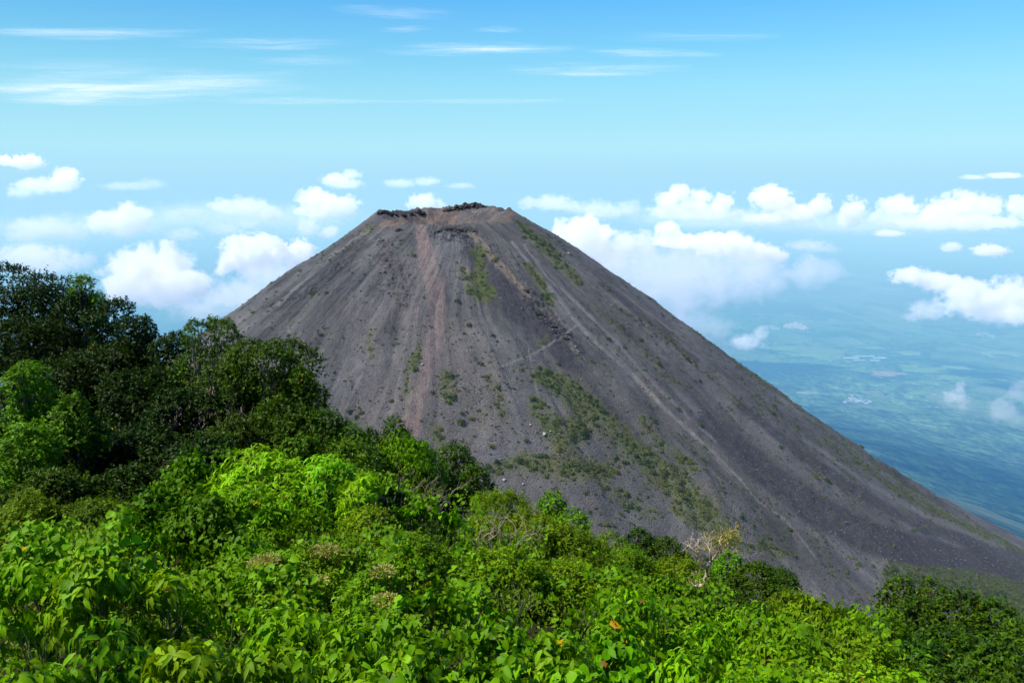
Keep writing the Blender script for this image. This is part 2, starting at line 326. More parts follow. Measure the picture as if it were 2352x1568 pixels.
geo = N.new('ShaderNodeNewGeometry'); pos = geo.outputs['Position']
n1 = N.noise(pos, 0.00045, 6, .6); n2 = N.noise(pos, 0.006, 6, .75); n3 = N.noise(pos, 0.0022, 4, .6)
c = N.mix(N.ramp(n1, [(0.42, 0.0), (0.62, 1.0)]), (0.030, 0.070, 0.030), (0.15, 0.24, 0.08))  # dark patches: forest plus cloud shadow painted into the colour; pale: clearings
c = N.mix(1.0, c, N.ramp(n2, [(0.35, 0.3), (0.65, 1.7)]), 'MULTIPLY'); c = N.mix(1.0, c, N.ramp(N.noise(N.vmath('MULTIPLY', pos, (1, .5, 1)), 0.022, 4, .7), [(0.35, 0.35), (0.65, 1.8)]), 'MULTIPLY')
vo = N.new('ShaderNodeTexVoronoi', distance='MANHATTAN'); N.put(vo.inputs['Vector'], N.vmath('MULTIPLY', pos, (1.0, .55, 0.))); vo.inputs['Scale'].default_value = 0.0028
vs_ = N.new('ShaderNodeSeparateColor', i_Color=vo.outputs['Color'])
fld = N.math('MULTIPLY', N.math('GREATER_THAN', vs_.outputs[0], 0.62), N.ramp(N.noise(pos, 0.00035, 3, .5), [(0.44, 0.0), (0.52, 1.0)]))
fcol = N.mix(vs_.outputs[1], (0.22, 0.36, 0.07), (0.40, 0.42, 0.22))
c = N.mix(N.math('MULTIPLY', fld, N.ramp(n3, [(0.4, .2), (.6, .75)])), c, fcol)
vo2 = N.new('ShaderNodeTexVoronoi'); N.put(vo2.inputs['Vector'], pos); vo2.inputs['Scale'].default_value = 0.012
c2 = N.new('ShaderNodeSeparateColor', i_Color=vo2.outputs['Color'])
roof = N.math('MULTIPLY', N.math('MULTIPLY', N.math('GREATER_THAN', c2.outputs[0], 0.93), N.math('LESS_THAN', vo2.outputs['Distance'], .22)), N.ramp(n1, [(0.5, 0.0), (0.55, 1.0)]))
c = N.mix(N.math('MULTIPLY', roof, .8), c, (0.6, 0.55, 0.5))
b = N.new('ShaderNodeBsdfDiffuse'); N.put(b.inputs[0], c)
bp = N.new('ShaderNodeBump', i_Strength=0.9, i_Distance=30.0); N.put(bp.inputs['Height'], n2); N.l.new(bp.outputs[0], b.inputs['Normal'])
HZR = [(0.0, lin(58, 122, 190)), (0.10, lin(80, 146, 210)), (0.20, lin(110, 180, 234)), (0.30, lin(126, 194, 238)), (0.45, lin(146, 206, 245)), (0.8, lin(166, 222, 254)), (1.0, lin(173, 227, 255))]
def plain_haze(N, sh):  # paints aerial haze into the surface as a blue glow growing with distance
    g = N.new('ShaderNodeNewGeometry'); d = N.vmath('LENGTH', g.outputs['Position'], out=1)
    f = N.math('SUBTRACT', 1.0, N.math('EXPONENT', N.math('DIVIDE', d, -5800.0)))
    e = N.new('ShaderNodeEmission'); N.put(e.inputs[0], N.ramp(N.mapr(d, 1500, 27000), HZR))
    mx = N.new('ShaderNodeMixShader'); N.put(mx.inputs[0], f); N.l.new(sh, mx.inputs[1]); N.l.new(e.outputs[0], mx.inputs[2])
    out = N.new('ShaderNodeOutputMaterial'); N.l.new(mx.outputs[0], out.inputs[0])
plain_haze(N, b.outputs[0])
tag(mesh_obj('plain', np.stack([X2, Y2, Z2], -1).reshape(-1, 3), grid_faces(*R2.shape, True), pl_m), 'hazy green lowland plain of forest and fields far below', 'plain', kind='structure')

def plain_h(x, y):
    r = math.hypot(x - VC[0], y - VC[1])
    h = np.interp(r, [1180, 1700, 2500, 4000, 6500, 9000, 14000, 400000], [-800, -1040, -1300, -1560, -1750, -1860, -1930, -1950])
    return float(h + fbm(np.array(x / 900), np.array(y / 900), o=4, s=90) * 60 * np.interp(r, [1180, 2500, 9000, 20000], [0, 1, .6, .05]))
def on_plain(px, py):
    Y = 8000.
    for _ in range(30):
        p = at(px, py, Y); h = plain_h(p[0], p[1]); Y = Y + 0.7 * (Y * (h / p[2]) - Y)
    p = at(px, py, Y); return p[0], p[1], plain_h(p[0], p[1])
def simple_hazy(name, rgb):
    m, N = material(name); g = N.new('ShaderNodeNewGeometry')
    c = N.mix(1.0, rgb, N.ramp(N.noise(g.outputs['Position'], 0.02, 4, .6), [(.3, .75), (.7, 1.25)]), 'MULTIPLY')
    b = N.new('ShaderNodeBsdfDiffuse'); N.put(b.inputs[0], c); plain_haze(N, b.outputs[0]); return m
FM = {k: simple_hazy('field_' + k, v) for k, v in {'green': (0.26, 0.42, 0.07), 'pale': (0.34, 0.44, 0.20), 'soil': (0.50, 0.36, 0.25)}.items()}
for i, (px, py, w, h, k) in enumerate([(1800, 800, 90, 9, 'green'), (1850, 817, 110, 8, 'green'), (1900, 824, 60, 6, 'green'), (2040, 858, 80, 10, 'soil'), (2090, 842, 60, 7, 'green'), (2130, 852, 110, 12, 'green'),
                                       (2185, 868, 70, 9, 'green'), (2200, 845, 60, 7, 'pale'), (2290, 815, 80, 14, 'pale'), (2090, 813, 60, 8, 'pale'), (2110, 905, 50, 8, 'green'), (1850, 903, 50, 7, 'pale'), (2000, 800, 70, 6, 'pale')]):
    c = on_plain(px, py); k0 = c[1] / FPX; rx = w / 2 * k0; ry = abs(on_plain(px, py - h / 2)[1] - on_plain(px, py + h / 2)[1]) / 2
    a_ = np.linspace(0, 2 * np.pi, 33)[:-1]; q = 1 + .35 * fbm(np.cos(a_) * 1.7 + i * 9, np.sin(a_) * 1.7, o=3, s=7) * 2
    xs = c[0] + np.sign(np.cos(a_)) * np.abs(np.cos(a_)) ** .6 * rx * q + np.sin(a_) * ry * .4; ys = c[1] + np.sign(np.sin(a_)) * np.abs(np.sin(a_)) ** .6 * ry * q
    V = [(x, y, plain_h(x, y) + 5) for x, y in zip(xs, ys)] + [(c[0], c[1], plain_h(c[0], c[1]) + 6)]
    o = mesh_obj('field', V, np.array([(j, (j + 1) % 32, 32) for j in range(32)]), FM[k]); tag(o, 'pale cleared field patch on the hazy lowland plain', 'field', 'farm fields on the plain', 'structure')
def houses(name, spots, mats, label, cat, kind=None, group=None, one=True):
    Vs, Fs = [], []
    out = []
    for (x, y, L_, w_, h_, rz, mi) in spots:
        z = plain_h(x, y) - 3; c, s_ = math.cos(rz), math.sin(rz)
        pts = [(-L_ / 2, -w_ / 2, 0), (L_ / 2, -w_ / 2, 0), (L_ / 2, w_ / 2, 0), (-L_ / 2, w_ / 2, 0), (-L_ / 2, -w_ / 2, h_), (L_ / 2, -w_ / 2, h_), (L_ / 2, w_ / 2, h_), (-L_ / 2, w_ / 2, h_), (-L_ / 2, 0, h_ * 1.4), (L_ / 2, 0, h_ * 1.4)]
        P = [(x + a * c - b * s_, y + a * s_ + b * c, z + d) for a, b, d in pts]; n0 = len(Vs) * 0 + sum(len(v) for v in Vs)
        q = np.array([(0, 1, 5, 4), (1, 2, 6, 5), (2, 3, 7, 6), (3, 0, 4, 7), (4, 5, 9, 8), (6, 7, 8, 9)]); t = np.array([(5, 6, 9), (7, 4, 8)])
        if one: Vs.append(P); Fs.append((q + n0, t + n0))
        else:
            r_ = bpy.data.objects.new(name, None); scene.collection.objects.link(r_); r_.location = (x, y, z); tag(r_, label.pop(0), cat, group)
            Pl = [(a * c - b * s_, a * s_ + b * c, d) for a, b, d in pts]
            mesh_obj('wall', Pl[:8] + Pl[8:], [q[:4], t], mats[0], r_, smooth=False)
            mesh_obj('roof', [(a, b, d + .4) for a, b, d in Pl], [q[4:]], mats[1], r_, smooth=False)
    if one:
        o = mesh_obj(name, np.concatenate([np.array(v) for v in Vs]), [np.concatenate([f[0] for f in Fs]), np.concatenate([f[1] for f in Fs])], mats[0], smooth=False)
        tag(o, label, cat, group, kind); return o
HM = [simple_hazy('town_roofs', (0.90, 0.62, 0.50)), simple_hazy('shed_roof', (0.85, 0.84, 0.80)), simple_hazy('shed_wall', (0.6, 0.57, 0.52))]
rt = random.Random(5)
for (name, lb, px, py, w, h, n) in [('town', 'hazy distant town of reddish and pale roofs beyond the mist patch', 1825, 748, 66, 20, 300), ('village', 'scattered hazy village left of the distant town under the cloud', 1765, 752, 60, 14, 60),
                                ('hamlet', 'sprinkle of tiny pale houses low on the plain right of the slope', 1960, 918, 80, 22, 22), ('settlement', 'few pale roofs near the right edge of the plain', 2260, 768, 90, 22, 30)]:
    sp = []
    for _ in range(n):
        cx_ = [(-.3, .1), (.2, -.3), (.35, .25), (-.05, 0.), (.6, .5)][rt.randrange(5)]; x, y, z = on_plain(px + (cx_[0] + rt.gauss(0, .22)) * w / 2, py + (cx_[1] + rt.gauss(0, .25)) * h / 2)
        sp.append((x, y, rt.uniform(18, 50), rt.uniform(14, 26), rt.uniform(5, 10), rt.uniform(0, 3.1), 0))
    houses(name, sp, [HM[0] if name == 'town' else HM[2]], lb, 'town', 'stuff')
sheds = []
for px, py, L_, w_ in [(1955, 823, 150, 40), (1985, 819, 190, 34), (2020, 823, 120, 46), (1972, 828, 110, 30), (2010, 829, 90, 26)]:
    x, y, z = on_plain(px, py); sheds.append((x, y, L_, w_, 10, rt.uniform(-.1, .12), 0))
houses('warehouse', sheds, [HM[2], HM[1]], ['leftmost long pale roofed shed of the cluster on the plain', 'longest white roofed shed at the back of the cluster', 'rightmost pale shed of the cluster on the plain',
    'front left short pale shed of the cluster', 'front right smallest pale shed of the cluster'], 'building', None, 'white roofed sheds on the plain', one=False)
# ------------------------------------------------------------------ clouds: real volumes standing over the lowland
def ico_dirs(n):
    k = np.arange(n) + 0.5; ph = np.arccos(1 - 2 * k / n); th = math.pi * (1 + 5 ** 0.5) * k
    return np.stack([np.cos(th) * np.sin(ph), np.sin(th) * np.sin(ph), np.cos(ph)], -1)
def uv_dirs(nu, nv):
    th = np.linspace(0, 2 * math.pi, nu + 1)[:-1]; ph = np.linspace(0.001, math.pi - 0.001, nv)
    P, T = np.meshgrid(ph, th, indexing='ij')
    return np.stack([np.cos(T) * np.sin(P), np.sin(T) * np.sin(P), np.cos(P)], -1).reshape(-1, 3), grid_faces(nv, nu, True)[:, ::-1]
CLOUD_MATS = {}
TEST=0
def cloud(name, label, lobes, Y=None, dens=1.0, group='cumulus clouds over the lowland', lift=1.0, seed=0, soft=0.0, crisp=1.0, amb=None, sc=.85):
    """lobes: (px, py, w, h) in photo-sized units; built in metres at distance Y"""
    L = np.array(lobes, float)
    pyc = (L[:, 1] * L[:, 2] * L[:, 3]).sum() / (L[:, 2] * L[:, 3]).sum()
    if Y is None:
        ang = PITCH - math.atan((CYP - pyc) / FPX); Y = min(30000, 700 / max(math.tan(ang), 0.02))
    C = at(L[:, 0], L[:, 1], Y); k = Y / FPX / CP
    R = np.stack([L[:, 2] / 2 * k, L[:, 2] / 2 * k * 0.8, L[:, 3] / 2 * k], -1) * 1.28
    rr = np.random.default_rng(seed + 5)
    C[:, 1] += rr.uniform(-.15, .15, len(L)) * L[:, 2].max() * k
    org = (C * (R[:, :1] ** 2)).sum(0) / (R[:, 0] ** 2).sum()
    C = C - org
    D, F = uv_dirs(40, 24)
    # radial hull
    rad = np.zeros(len(D))
    for c, r in zip(C, R * 1.22):
        d = D / r; o_ = -c / r
        a = (d ** 2).sum(1); b = (d * o_).sum(1); cc = (o_ ** 2).sum() - 1
        disc = b * b - a * cc; t = np.where(disc > 0, (-b + np.sqrt(np.maximum(disc, 0))) / a, 0)
        rad = np.maximum(rad, t)
    rad = np.maximum(rad, rad.max() * 0.12)
    m, N = material('cloud_vapour'); gp = N.new('ShaderNodeNewGeometry'); p = N.vmath('SUBTRACT', gp.outputs['Position'], tuple(org))
    size = float(np.mean(R[:, 2]) * 2); big = float(R[:, 2].max())
    off = N.vmath('ADD', p, tuple(float(x) for x in rr.uniform(-9e3, 9e3, 3)))
    warp = N.noise(off, 1.1 / size, 3, .55, out=1)
    pw = N.vmath('ADD', p, N.vmath('MULTIPLY', N.vmath('SUBTRACT', warp, (.5, .5, .5)), (size * 1.1, size * 1.1, size * .7)))
    fld = None
    for c, r in zip(C, R):
        q = N.vmath('MULTIPLY', N.vmath('SUBTRACT', pw, tuple(c)), tuple(1 / r))
        dd = N.math('SUBTRACT', 1.0, N.vmath('LENGTH', q, out=1))
        fld = dd if fld is None else N.math('SMOOTH_MAX', fld, dd, 0.12)
    fld0 = fld
    nz = N.noise(off, 2.9 / size, 6, .66)
    fld = N.math('ADD', fld, N.math('MULTIPLY', N.math('SUBTRACT', nz, 0.555), 2.4))
    # crisp tops, frayed undersides
    sz = N.new('ShaderNodeSeparateXYZ'); N.put(sz.inputs[0], p)
    up = N.mapr(sz.outputs[2], -big * .9, big * .6, 0.0, 1.0)
    g = N.math('MULTIPLY_ADD', up, 7.0 * crisp, 1.1)
    den = N.math('MULTIPLY', fld, g, clamp=True)
    if TEST==1: den = N.math("ADD", 1.0, 0.0)
    if TEST==2: den = N.math("MULTIPLY", fld0, 1.0, clamp=True)
    sig = (0.25 * dens + dens ** 2) * 6.0 / size
    den = N.math('MULTIPLY', den, sig)
    a_ = amb or (0.20, 0.235, 0.315)
    hz = min(1, Y / 26000.0)
    ecol = N.mix(up, tuple(a_[i] * .92 for i in range(3)), tuple(min(1, a_[i] * 1.15 + hz * .10) * lift for i in range(3)))  # glow inside the vapour stands in for scattered light, brighter towards the top
    vsn = N.new('ShaderNodeVolumeScatter'); vsn.inputs['Color'].default_value = (1, 1, 1, 1); N.put(vsn.inputs['Density'], N.math('MULTIPLY', den, sc))
    vab = N.new('ShaderNodeVolumeAbsorption'); vab.inputs['Color'].default_value = (0, 0, 0, 1); N.put(vab.inputs['Density'], N.math('MULTIPLY', den, 1 - sc))
    ad0 = N.new('ShaderNodeAddShader'); N.l.new(vsn.outputs[0], ad0.inputs[0]); N.l.new(vab.outputs[0], ad0.inputs[1])
    vem = N.new('ShaderNodeEmission'); N.put(vem.inputs['Color'], ecol); N.put(vem.inputs['Strength'], den)
    ad = N.new('ShaderNodeAddShader'); N.l.new(ad0.outputs[0], ad.inputs[0]); N.l.new(vem.outputs[0], ad.inputs[1])
    out = N.new('ShaderNodeOutputMaterial'); N.l.new(ad.outputs[0], out.inputs['Volume'])
    o = mesh_obj(name, D * rad[:, None], F, m, loc=tuple(org))
    tag(o, label, 'cloud', group)
    return o
CL = [
 ('thin hazy cloud bank spread behind the puffs on the left', [(230, 520, 420, 50), (480, 500, 360, 60), (700, 500, 260, 60), (90, 560, 220, 60)], dict(Y=20000, dens=.08, crisp=.4)),
 ('thin hazy cloud bank spread behind the row on the right', [(1320, 490, 300, 40), (1620, 500, 360, 44), (1960, 512, 420, 40), (2260, 512, 300, 40)], dict(Y=21000, dens=.09, crisp=.4)),
 ('milky haze cloud low beside the left flank of the cone', [(520, 690, 260, 90), (420, 660, 200, 80)], dict(Y=8500, dens=.14, crisp=.4)),
 # label, lobes, kwargs
 ('small bright cloud highest at the left edge of the sky', [(55, 374, 66, 30), (5, 368, 34, 22)], dict(Y=30000, dens=.8)),
 ('slanting bright puff beneath the highest cloud at far left', [(154, 413, 52, 46), (135, 428, 50, 30)], dict(Y=26000, dens=.7)),
 ('pale diagonal wisp left of the slanting puff at far left', [(85, 428, 90, 34), (50, 444, 60, 24)], dict(Y=24000, dens=.3)),
 ('very faint flat cloud bank near the horizon on the left', [(300, 428, 110, 18), (350, 424, 60, 24)], dict(Y=29000, dens=.10)),
 ('bright upright cloud halfway between left trees and horizon', [(305, 500, 80, 56), (245, 512, 90, 44), (280, 530, 80, 30)], dict(dens=.55)),
 ('ragged pale cloud above the trees at the left edge', [(100, 522, 130, 44), (60, 545, 80, 34), (165, 535, 70, 34)], dict(dens=.22)),
 ('thin pale cloud hanging right of the bright upright cloud', [(400, 498, 52, 36), (440, 488, 50, 22)], dict(dens=.2)),
 ('broad lumpy cloud left of the crater above two faint ones', [(520, 475, 70, 36), (565, 480, 80, 44), (615, 493, 60, 40)], dict(dens=.42)),
 ('faint sloping shred beneath the broad lumpy cloud', [(520, 528, 80, 28), (560, 515, 50, 22)], dict(dens=.16)),
 ('faint sloping shred above the peak of the big left cloud', [(415, 540, 75, 28)], dict(dens=.16)),
 ('soft cloud bank just above the left tree tops', [(60, 590, 140, 48), (165, 602, 70, 44), (110, 615, 120, 40)], dict(dens=.3)),
 ('largest white cloud on the left with a peaked top', [(330, 640, 170, 110), (400, 605, 70, 90), (290, 655, 110, 80), (440, 650, 110, 50), (370, 680, 120, 60)], dict(dens=.75)),
 ('dense white cloud left of the cone above the dead leafed tree', [(573, 590, 120, 80), (610, 575, 80, 50), (535, 610, 70, 46)], dict(dens=1.0)),
 ('round white puff almost touching the left flank of the cone', [(690, 582, 66, 54), (668, 604, 40, 32)], dict(dens=.9)),
 ('thin veil of cloud filling the gap beside the left flank', [(640, 640, 120, 60), (560, 680, 140, 60), (470, 715, 140, 60), (600, 640, 80, 50)], dict(dens=.26)),
 ('bright billowing cloud just left of the crater rim', [(725, 462, 70, 44), (775, 475, 80, 48), (745, 485, 100, 36)], dict(dens=.7)),
 ('small twin puff under the billowing cloud by the crater', [(708, 522, 52, 42), (752, 535, 50, 26)], dict(dens=.4)),
 ('tapering cloud with a pointed tip pointing up and right', [(770, 415, 60, 26), (805, 402, 40, 18), (795, 425, 70, 22)], dict(Y=25000, dens=.38)),
 ('low faint cloud line above the left side of the crater', [(920, 422, 70, 18), (980, 418, 60, 18), (1060, 427, 60, 14)], dict(Y=28000, dens=.16)),
 ('small white cloud peeking over the crater rim', [(975, 467, 62, 40), (1005, 478, 40, 24)], dict(Y=17000, dens=.5)),
 ('low pale cloud starting at the right shoulder of the crater', [(1217, 468, 48, 26), (1270, 468, 80, 32), (1310, 475, 60, 26)], dict(dens=.28)),
 ('pale low cloud above the bright column right of the cone', [(1368, 480, 74, 34), (1442, 478, 46, 36), (1405, 490, 60, 22)], dict(dens=.26)),
 ('bright cauliflower cloud first in the row to the right', [(1530, 462, 50, 40), (1560, 450, 44, 46), (1604, 462, 52, 44), (1665, 462, 40, 44), (1600, 488, 170, 30)], dict(dens=.7)),
 ('tall bright cloud with an overhanging left shoulder in the row', [(1772, 452, 80, 42), (1790, 470, 60, 46), (1825, 492, 110, 38), (1886, 474, 40, 48), (1750, 505, 90, 24)], dict(dens=.75)),
 ('narrow upright cloud standing alone in the row', [(1960, 488, 46, 58), (1955, 505, 50, 34)], dict(dens=.8)),
 ('small rounded cloud between narrow cloud and long bank', [(2025, 498, 50, 36)], dict(dens=.5)),
 ('long heaped cloud bank at the right edge of the row', [(2082, 477, 76, 50), (2156, 490, 80, 56), (2215, 470, 80, 52), (2270, 478, 60, 54), (2335, 478, 70, 46), (2190, 512, 260, 30)], dict(dens=.7)),
 ('faint low scrap under the long heaped cloud bank', [(2043, 537, 56, 14)], dict(dens=.4)),
 ('towering brilliant cloud rising behind the right flank', [(1340, 545, 120, 90), (1310, 530, 70, 60), (1375, 600, 120, 90), (1300, 570, 80, 90)], dict(Y=7000, dens=1.0, lift=1.15)),
 ('hanging white tooth of cloud beside the towering cloud', [(1478, 570, 62, 70), (1440, 560, 90, 40)], dict(Y=6900, dens=.6, lift=1.05)),
 ('bright bulging ridge of cloud across the top of the grey mass', [(1533, 527, 44, 34), (1574, 555, 120, 30), (1660, 563, 130, 48), (1730, 580, 110, 34), (1780, 592, 60, 22)], dict(Y=6500, dens=.95, lift=1.12)),
 ('great soft blue grey cloud body right of the cone', [(1560, 635, 300, 120), (1440, 630, 150, 100), (1700, 630, 200, 90), (1850, 622, 110, 70), (1540, 700, 220, 80)], dict(Y=6300, dens=.34, amb=(0.36, 0.45, 0.63), crisp=.5, sc=.45)),
 ('trailing mist under the great cloud touching the right flank', [(1600, 750, 150, 60), (1640, 785, 110, 44), (1545, 735, 120, 60)], dict(Y=5200, dens=.16, sc=.4, amb=(0.36, 0.46, 0.66), crisp=.3)),
 ('small torn mist patch over the lowland fields', [(1715, 788, 76, 36), (1752, 772, 34, 34)], dict(Y=5600, dens=.28, crisp=.4)),
 ('faint flat cloud right of the great cloud body', [(1850, 565, 90, 26), (1900, 572, 50, 16)], dict(dens=.15)),
 ('tiny cloud left of the pair at far right', [(2183, 569, 44, 20)], dict(dens=.4)),
 ('small slanting white cloud right of the tiny one', [(2278, 577, 64, 24)], dict(dens=.6)),
 ('long sloping white cloud at right above the plain', [(2095, 635, 80, 34), (2150, 648, 90, 38), (2195, 660, 50, 30)], dict(Y=6500, dens=.6)),
 ('biggest white cloud at the right edge above the plain', [(2250, 690, 130, 70), (2225, 670, 50, 50), (2320, 685, 110, 84), (2290, 715, 150, 50)], dict(Y=6000, dens=.65)),
 ('wispy tail of cloud left of the biggest right cloud', [(2140, 715, 80, 40), (2110, 730, 50, 24)], dict(Y=6000, dens=.2)),
 ('thin mist puff low over the forest at right', [(2203, 920, 64, 54), (2215, 895, 30, 40)], dict(Y=3900, dens=.30, crisp=.3)),
 ('thin mist puff cut by the right edge of the view', [(2305, 945, 80, 60), (2345, 900, 40, 70)], dict(Y=3800, dens=.22, crisp=.3)),
 ('faint streak of cloud near the horizon at far right', [(2300, 404, 66, 12), (2240, 408, 50, 10)], dict(Y=29000, dens=.25)),
]
for i, (lb, lo, kw) in enumerate(CL):
    cloud('cloud', lb, lo, seed=100 + i, **kw)

# ------------------------------------------------------------------ high thin streaks
def cirrus(px, py, w, h, alpha, label, tilt=0.0, seed=0):
    h = h * 1.5; tilt = ((seed * 37) % 11 - 5) * .05
    el = math.atan((CYP - py) / FPX) - PITCH; z0 = 5200.; Y = z0 / math.tan(el)
    c = at(px, py, Y); k = Y / FPX / CP; hw = w / 2 * k
    z1 = math.tan(math.atan((CYP - (py - h / 2)) / FPX) - PITCH); z2 = math.tan(math.atan((CYP - (py + h / 2)) / FPX) - PITCH); hd = (z0 / z2 - z0 / z1) / 2
    nx_, ny_ = 33, 9; X, Yy = np.meshgrid(np.linspace(-1, 1, nx_), np.linspace(-1, 1, ny_))
    V = np.stack([X * hw + Yy * c[0] / Y * hd, Yy * hd + X * tilt * hd, 60 * fbm(X * 2 + seed, Yy * 2, o=2)], -1).reshape(-1, 3)
    m, N = material('ice_cloud'); uv = N.attr('place', 'Vector')
    off = N.vmath('ADD', uv, (seed * 3.7, seed * 1.3, 0))
    a1 = N.noise(N.vmath('MULTIPLY', off, (1.3, 1.6, 1)), 1.0, 5, .6, .4); a2 = N.noise(N.vmath('MULTIPLY', off, (1.7, 4.0, 1)), 1.0, 6, .65, .6)
    d = N.vmath('LENGTH', N.vmath('ADD', uv, N.vmath('MULTIPLY', N.vmath('SUBTRACT', N.noise(off, 1.4, 4, .6, out=1), (.5, .5, .5)), (.7, 1.5, 0))), out=1)
    e = N.math('SUBTRACT', 1.0, N.mapr(d, 0.05, 0.92, 0, 1, 'SMOOTHSTEP'))
    al = N.math('MULTIPLY', e, N.math('MULTIPLY', N.mapr(a1, .25, .7), N.mapr(a2, .2, .75)))
    al = N.math('MULTIPLY', N.math('MULTIPLY', al, alpha * 1.2, clamp=True), .8)
    t = N.new('ShaderNodeBsdfTranslucent'); t.inputs[0].default_value = (.93, .96, 1, 1); tr = N.new('ShaderNodeBsdfTransparent')
    mx = N.new('ShaderNodeMixShader'); N.put(mx.inputs[0], al); N.l.new(tr.outputs[0], mx.inputs[1]); N.l.new(t.outputs[0], mx.inputs[2])
    out = N.new('ShaderNodeOutputMaterial'); N.l.new(mx.outputs[0], out.inputs[0])
    o = mesh_obj('streak_cloud', V, grid_faces(ny_, nx_), m, attrs={'place': np.stack([X, Yy, X * 0], -1).reshape(-1, 3)}, loc=(c[0], c[1], z0))
    tag(o, label, 'cloud', 'high streak clouds'); return o
for i, a in enumerate([(240, 208, 1000, 60, 1.5, 'broad bright white streak cloud at upper left'), (180, 78, 700, 24, .8, 'thin rising streak near the top left corner'),
          (620, 102, 480, 30, .5, 'faint lens shaped streak left of the central one'), (1120, 116, 560, 26, 1.0, 'long bright streak high over the crater'), (1500, 123, 380, 20, .6, 'short streak continuing right of the long bright one'),
          (1360, 164, 500, 28, .6, 'double wisp below the long bright streak'), (700, 140, 340, 22, .35, 'dim wisp below the lens shaped streak'), (900, 28, 340, 30, .32, 'dim veil at the very top of the sky'),
          (1600, 85, 520, 24, .28, 'hardly visible veil at upper right'), (700, 233, 520, 14, .55, 'thin lower edge streak trailing from the broad one'), (1080, 233, 560, 12, .5, 'lowest thin streak above the crater'),
          (180, 152, 620, 26, .32, 'faint veil above the broad bright streak'), (1140, 68, 160, 12, .4, 'tiny scrap of streak above the long one'), (930, 68, 170, 12, .4, 'tiny scrap of streak left of centre')]):
    cirrus(*a, seed=i + 1)
# ------------------------------------------------------------------ things on the cone
vis = front & (Rg > 2)
fU = U[vis]; fV = Vv[vis]; fP = Pt[vis]; fD = np.linalg.norm(fP, axis=1)
def surf(px, py):
    d = np.hypot(fU - px, fV - py); k = np.where(d < max(3.0, d.min() + 1.5))[0]
    return fP[k[np.argmin(fD[k])]]
def ico(sub, seed=0, amp=0.3, freq=1.5, flat=1.0, rough=0.0):
    import bmesh
    bm = bmesh.new(); bmesh.ops.create_icosphere(bm, subdivisions=sub, radius=1.0); V = np.array([v.co[:] for v in bm.verts]); F = np.array([[v.index for v in f.verts] for f in bm.faces]); bm.free()
    n = fbm(V[:, 0] * freq + seed * 7.3, V[:, 1] * freq, V[:, 2] * freq, o=3, s=seed); V = V * (1 + amp * 2 * n)[:, None]
    if rough: V = V * (1 + rough * np.random.default_rng(seed).uniform(-1, 1, len(V)))[:, None]
    V[:, 2] *= flat; return V, F
def merge(items):
    """items: list of (V, F) with one face size"""
    o = np.cumsum([0] + [len(v) for v, f in items[:-1]]); return np.concatenate([v for v, f in items]), np.concatenate([f + k for (v, f), k in zip(items, o)])
def puff(n, rs, seed):
    """a little bush: n small leaf facets over a low dome"""
    r = np.random.default_rng(seed); d = r.normal(size=(n, 3)); d[:, 2] = np.abs(d[:, 2]); d /= np.linalg.norm(d, axis=1)[:, None]
    c = d * r.uniform(.55, 1.0, n)[:, None] * (1 + .25 * fbm(d[:, 0] * 2 + seed, d[:, 1] * 2, d[:, 2] * 2, o=2))[:, None]; c[:, 2] *= .8
    a = r.normal(size=(n, 3)); a /= np.linalg.norm(a, axis=1)[:, None]; b_ = np.cross(a, d + .3 * r.normal(size=(n, 3))); b_ /= np.linalg.norm(b_, axis=1)[:, None] + 1e-6
    V = np.stack([c - a * rs, c - b_ * rs * .8, c + a * rs, c + b_ * rs * .8], 1).reshape(-1, 3)
    return V, np.arange(n * 4).reshape(-1, 4)
def slope_leaf(name, rgb, rgb2):
    m, N = material(name); g = N.new('ShaderNodeNewGeometry'); oi = N.new('ShaderNodeObjectInfo')
    k = N.noise(g.outputs['Position'], 0.08, 2, .5); c = N.mix(N.ramp(k, [(.38, 0.), (.62, 1.)]), rgb, rgb2)
    c = N.mix(1.0, c, N.ramp(N.noise(g.outputs['Position'], 1.1, 2, .5), [(.3, .6), (.7, 1.4)]), 'MULTIPLY')
    b = N.new('ShaderNodeBsdfPrincipled'); N.put(b.inputs['Base Color'], c); b.inputs['Roughness'].default_value = .8; b.inputs['Specular IOR Level'].default_value = .15
    f, em = add_haze(N, None, 26000., colnear=lin(150, 175, 215)); mx = N.new('ShaderNodeMixShader'); N.put(mx.inputs[0], f); N.l.new(b.outputs[0], mx.inputs[1]); N.l.new(em, mx.inputs[2])
    out = N.new('ShaderNodeOutputMaterial'); N.l.new(mx.outputs[0], out.inputs[0]); return m
SL = slope_leaf('slope_scrub_leaf', (0.042, 0.090, 0.010), (0.125, 0.145, 0.024)); SLt = slope_leaf('slope_tree_leaf', (0.022, 0.065, 0.014), (0.04, 0.09, 0.018))
m_rock, N = material('lava_rock'); g = N.new('ShaderNodeNewGeometry')
c = N.mix(N.noise(g.outputs['Position'], 0.15, 5, .65), (0.10, 0.095, 0.10), (0.34, 0.31, 0.30)); b = N.new('ShaderNodeBsdfDiffuse'); N.put(b.inputs[0], c)
out = N.new('ShaderNodeOutputMaterial'); N.l.new(b.outputs[0], out.inputs[0])
m_dark, N = material('dark_lava_crag'); g = N.new('ShaderNodeNewGeometry')
c = N.mix(N.ramp(N.noise(g.outputs['Position'], 0.25, 5, .7), [(.35, 0.), (.7, 1.)]), (0.028, 0.028, 0.033), (0.16, 0.145, 0.14)); b = N.new('ShaderNodeBsdfDiffuse'); N.put(b.inputs[0], c)
out = N.new('ShaderNodeOutputMaterial'); N.l.new(b.outputs[0], out.inputs[0])
